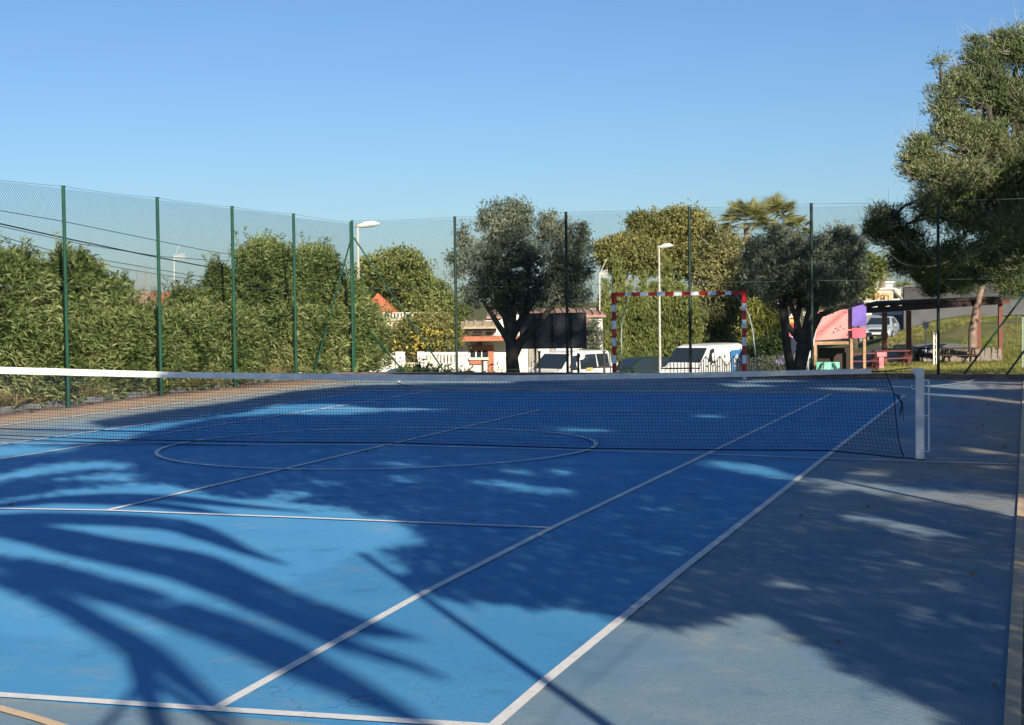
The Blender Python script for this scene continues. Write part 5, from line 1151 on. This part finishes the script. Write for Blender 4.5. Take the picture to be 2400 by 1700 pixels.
# palm
pc = gnd(-420/1.911, 1000+500/1.911); hC = 5.4; pc3 = pc+SV*hC/SV[2]
rt = empty('date_palm', (pc3[0], pc3[1]-.2, 0), 'tall date palm behind the photographer', 'palm')
kid(MB().tube([(pc3[0], pc3[1]-.2, 0), (pc3[0]-.1, pc3[1], hC*.5), tuple(pc3)], [.3, .24, .22], 12), 'trunk', BARKG, rt)
def frond(path, hw_, hs=None):
    path = np.array([gnd(x, y) for x, y in path]); t = np.linspace(0, 1, len(path)); tt = np.linspace(0, 1, 60)
    g = np.stack([np.interp(tt, t, path[:, k]) for k in range(3)], -1)
    for _ in range(8): g[1:-1] = (g[:-2]+g[2:]+2*g[1:-1])/4
    h_ = hC+.4*np.sin(tt*2.2)-.7*tt**2; P = g+SV*(h_/SV[2])[:, None]
    tg = np.gradient(P, axis=0); tg /= np.linalg.norm(tg, axis=1)[:, None]
    side = np.cross(tg, SV); side /= np.linalg.norm(side, axis=1)[:, None]+1e-9
    V = []; m_ = 460; k = rng.uniform(.03, 1, m_)*59; i0 = k.astype(int).clip(0, 58); f = (k-i0)[:, None]
    p = P[i0]*(1-f)+P[i0+1]*f; L = hw_*np.minimum(1, (1.02-k/59)*2.6)*np.minimum(1, .3+k/59*3); sg = np.where(rng.uniform(size=m_) < .5, 1, -1)[:, None]
    d = side[i0]*sg*.9+tg[i0]*.55+np.array([0, 0, -.25]); d /= np.linalg.norm(d, axis=1)[:, None]
    return P, leaves(p, 1, .07, d, 0, .0) if False else np.concatenate([_lf(p, d, L*1.15)])
def _lf(p, d, L):
    s = np.cross(d, SV); s /= np.linalg.norm(s, axis=1)[:, None]+1e-9; L = L[:, None]
    return np.stack([p-s*.03, p+d*L*.5-s*.05, p+d*L, p+d*L*.5+s*.05], 1)
for k, (path, hw_) in enumerate(FROND):
    P, V = frond(path, hw_); o = quadmesh('frond', V, DKL, rt, loc=(pc3[0], pc3[1]-.2, 0)); 
    MB().tube(P[::4]-np.array([0, 0, 0]), np.linspace(.04, .012, 15), 5, False).build('midrib', BARK, o, loc=None).location = (-pc3[0], -(pc3[1]-.2), 0)
    bpy.context.view_layer.update()
    m_ = [c for c in o.children][0]; m_.location = (-pc3[0], -pc3[1]+.2, 0); o.location = (0, 0, 0)
    m_.location = (-pc3[0], -pc3[1]+.2, 0)
for k in range(2):   # fronds on the far sides of the crown
    a = rng.uniform(.2, 3.6)+math.pi*.0; L = rng.uniform(2.4, 3.4); tt = np.linspace(0, 1, 14); a = rng.uniform(-2.9, -.9)
    P = np.array(pc3)+np.stack([math.cos(a)*L*tt, math.sin(a)*L*tt, 1.0*np.sin(tt*2.4)-1.2*tt**2], -1); tg = np.gradient(P, axis=0); tg /= np.linalg.norm(tg, axis=1)[:, None]
    i0 = rng.integers(0, 13, 120); sd_ = np.cross(tg, [0, 0, 1.]); sd_ /= np.linalg.norm(sd_, axis=1)[:, None]; sg = np.where(rng.uniform(size=120) < .5, 1, -1)[:, None]
    d = sd_[i0]*sg+tg[i0]*.5+np.array([0, 0, -.3]); d /= np.linalg.norm(d, axis=1)[:, None]
    o = quadmesh('frond', _lf(P[i0]+tg[i0]*rng.uniform(0, .2, (120, 1)), d, np.full(120, .38)), DKL, rt, loc=(pc3[0], pc3[1]-.2, 0)); o.location = (0, 0, 0)
for o in COL.objects:   # crowns built in world space sit at their root
    if o.parent is not None and o.type == 'MESH' and o.name.split('.')[0] in ('crown', 'foliage', 'blossom'): o.location = (0, 0, 0)
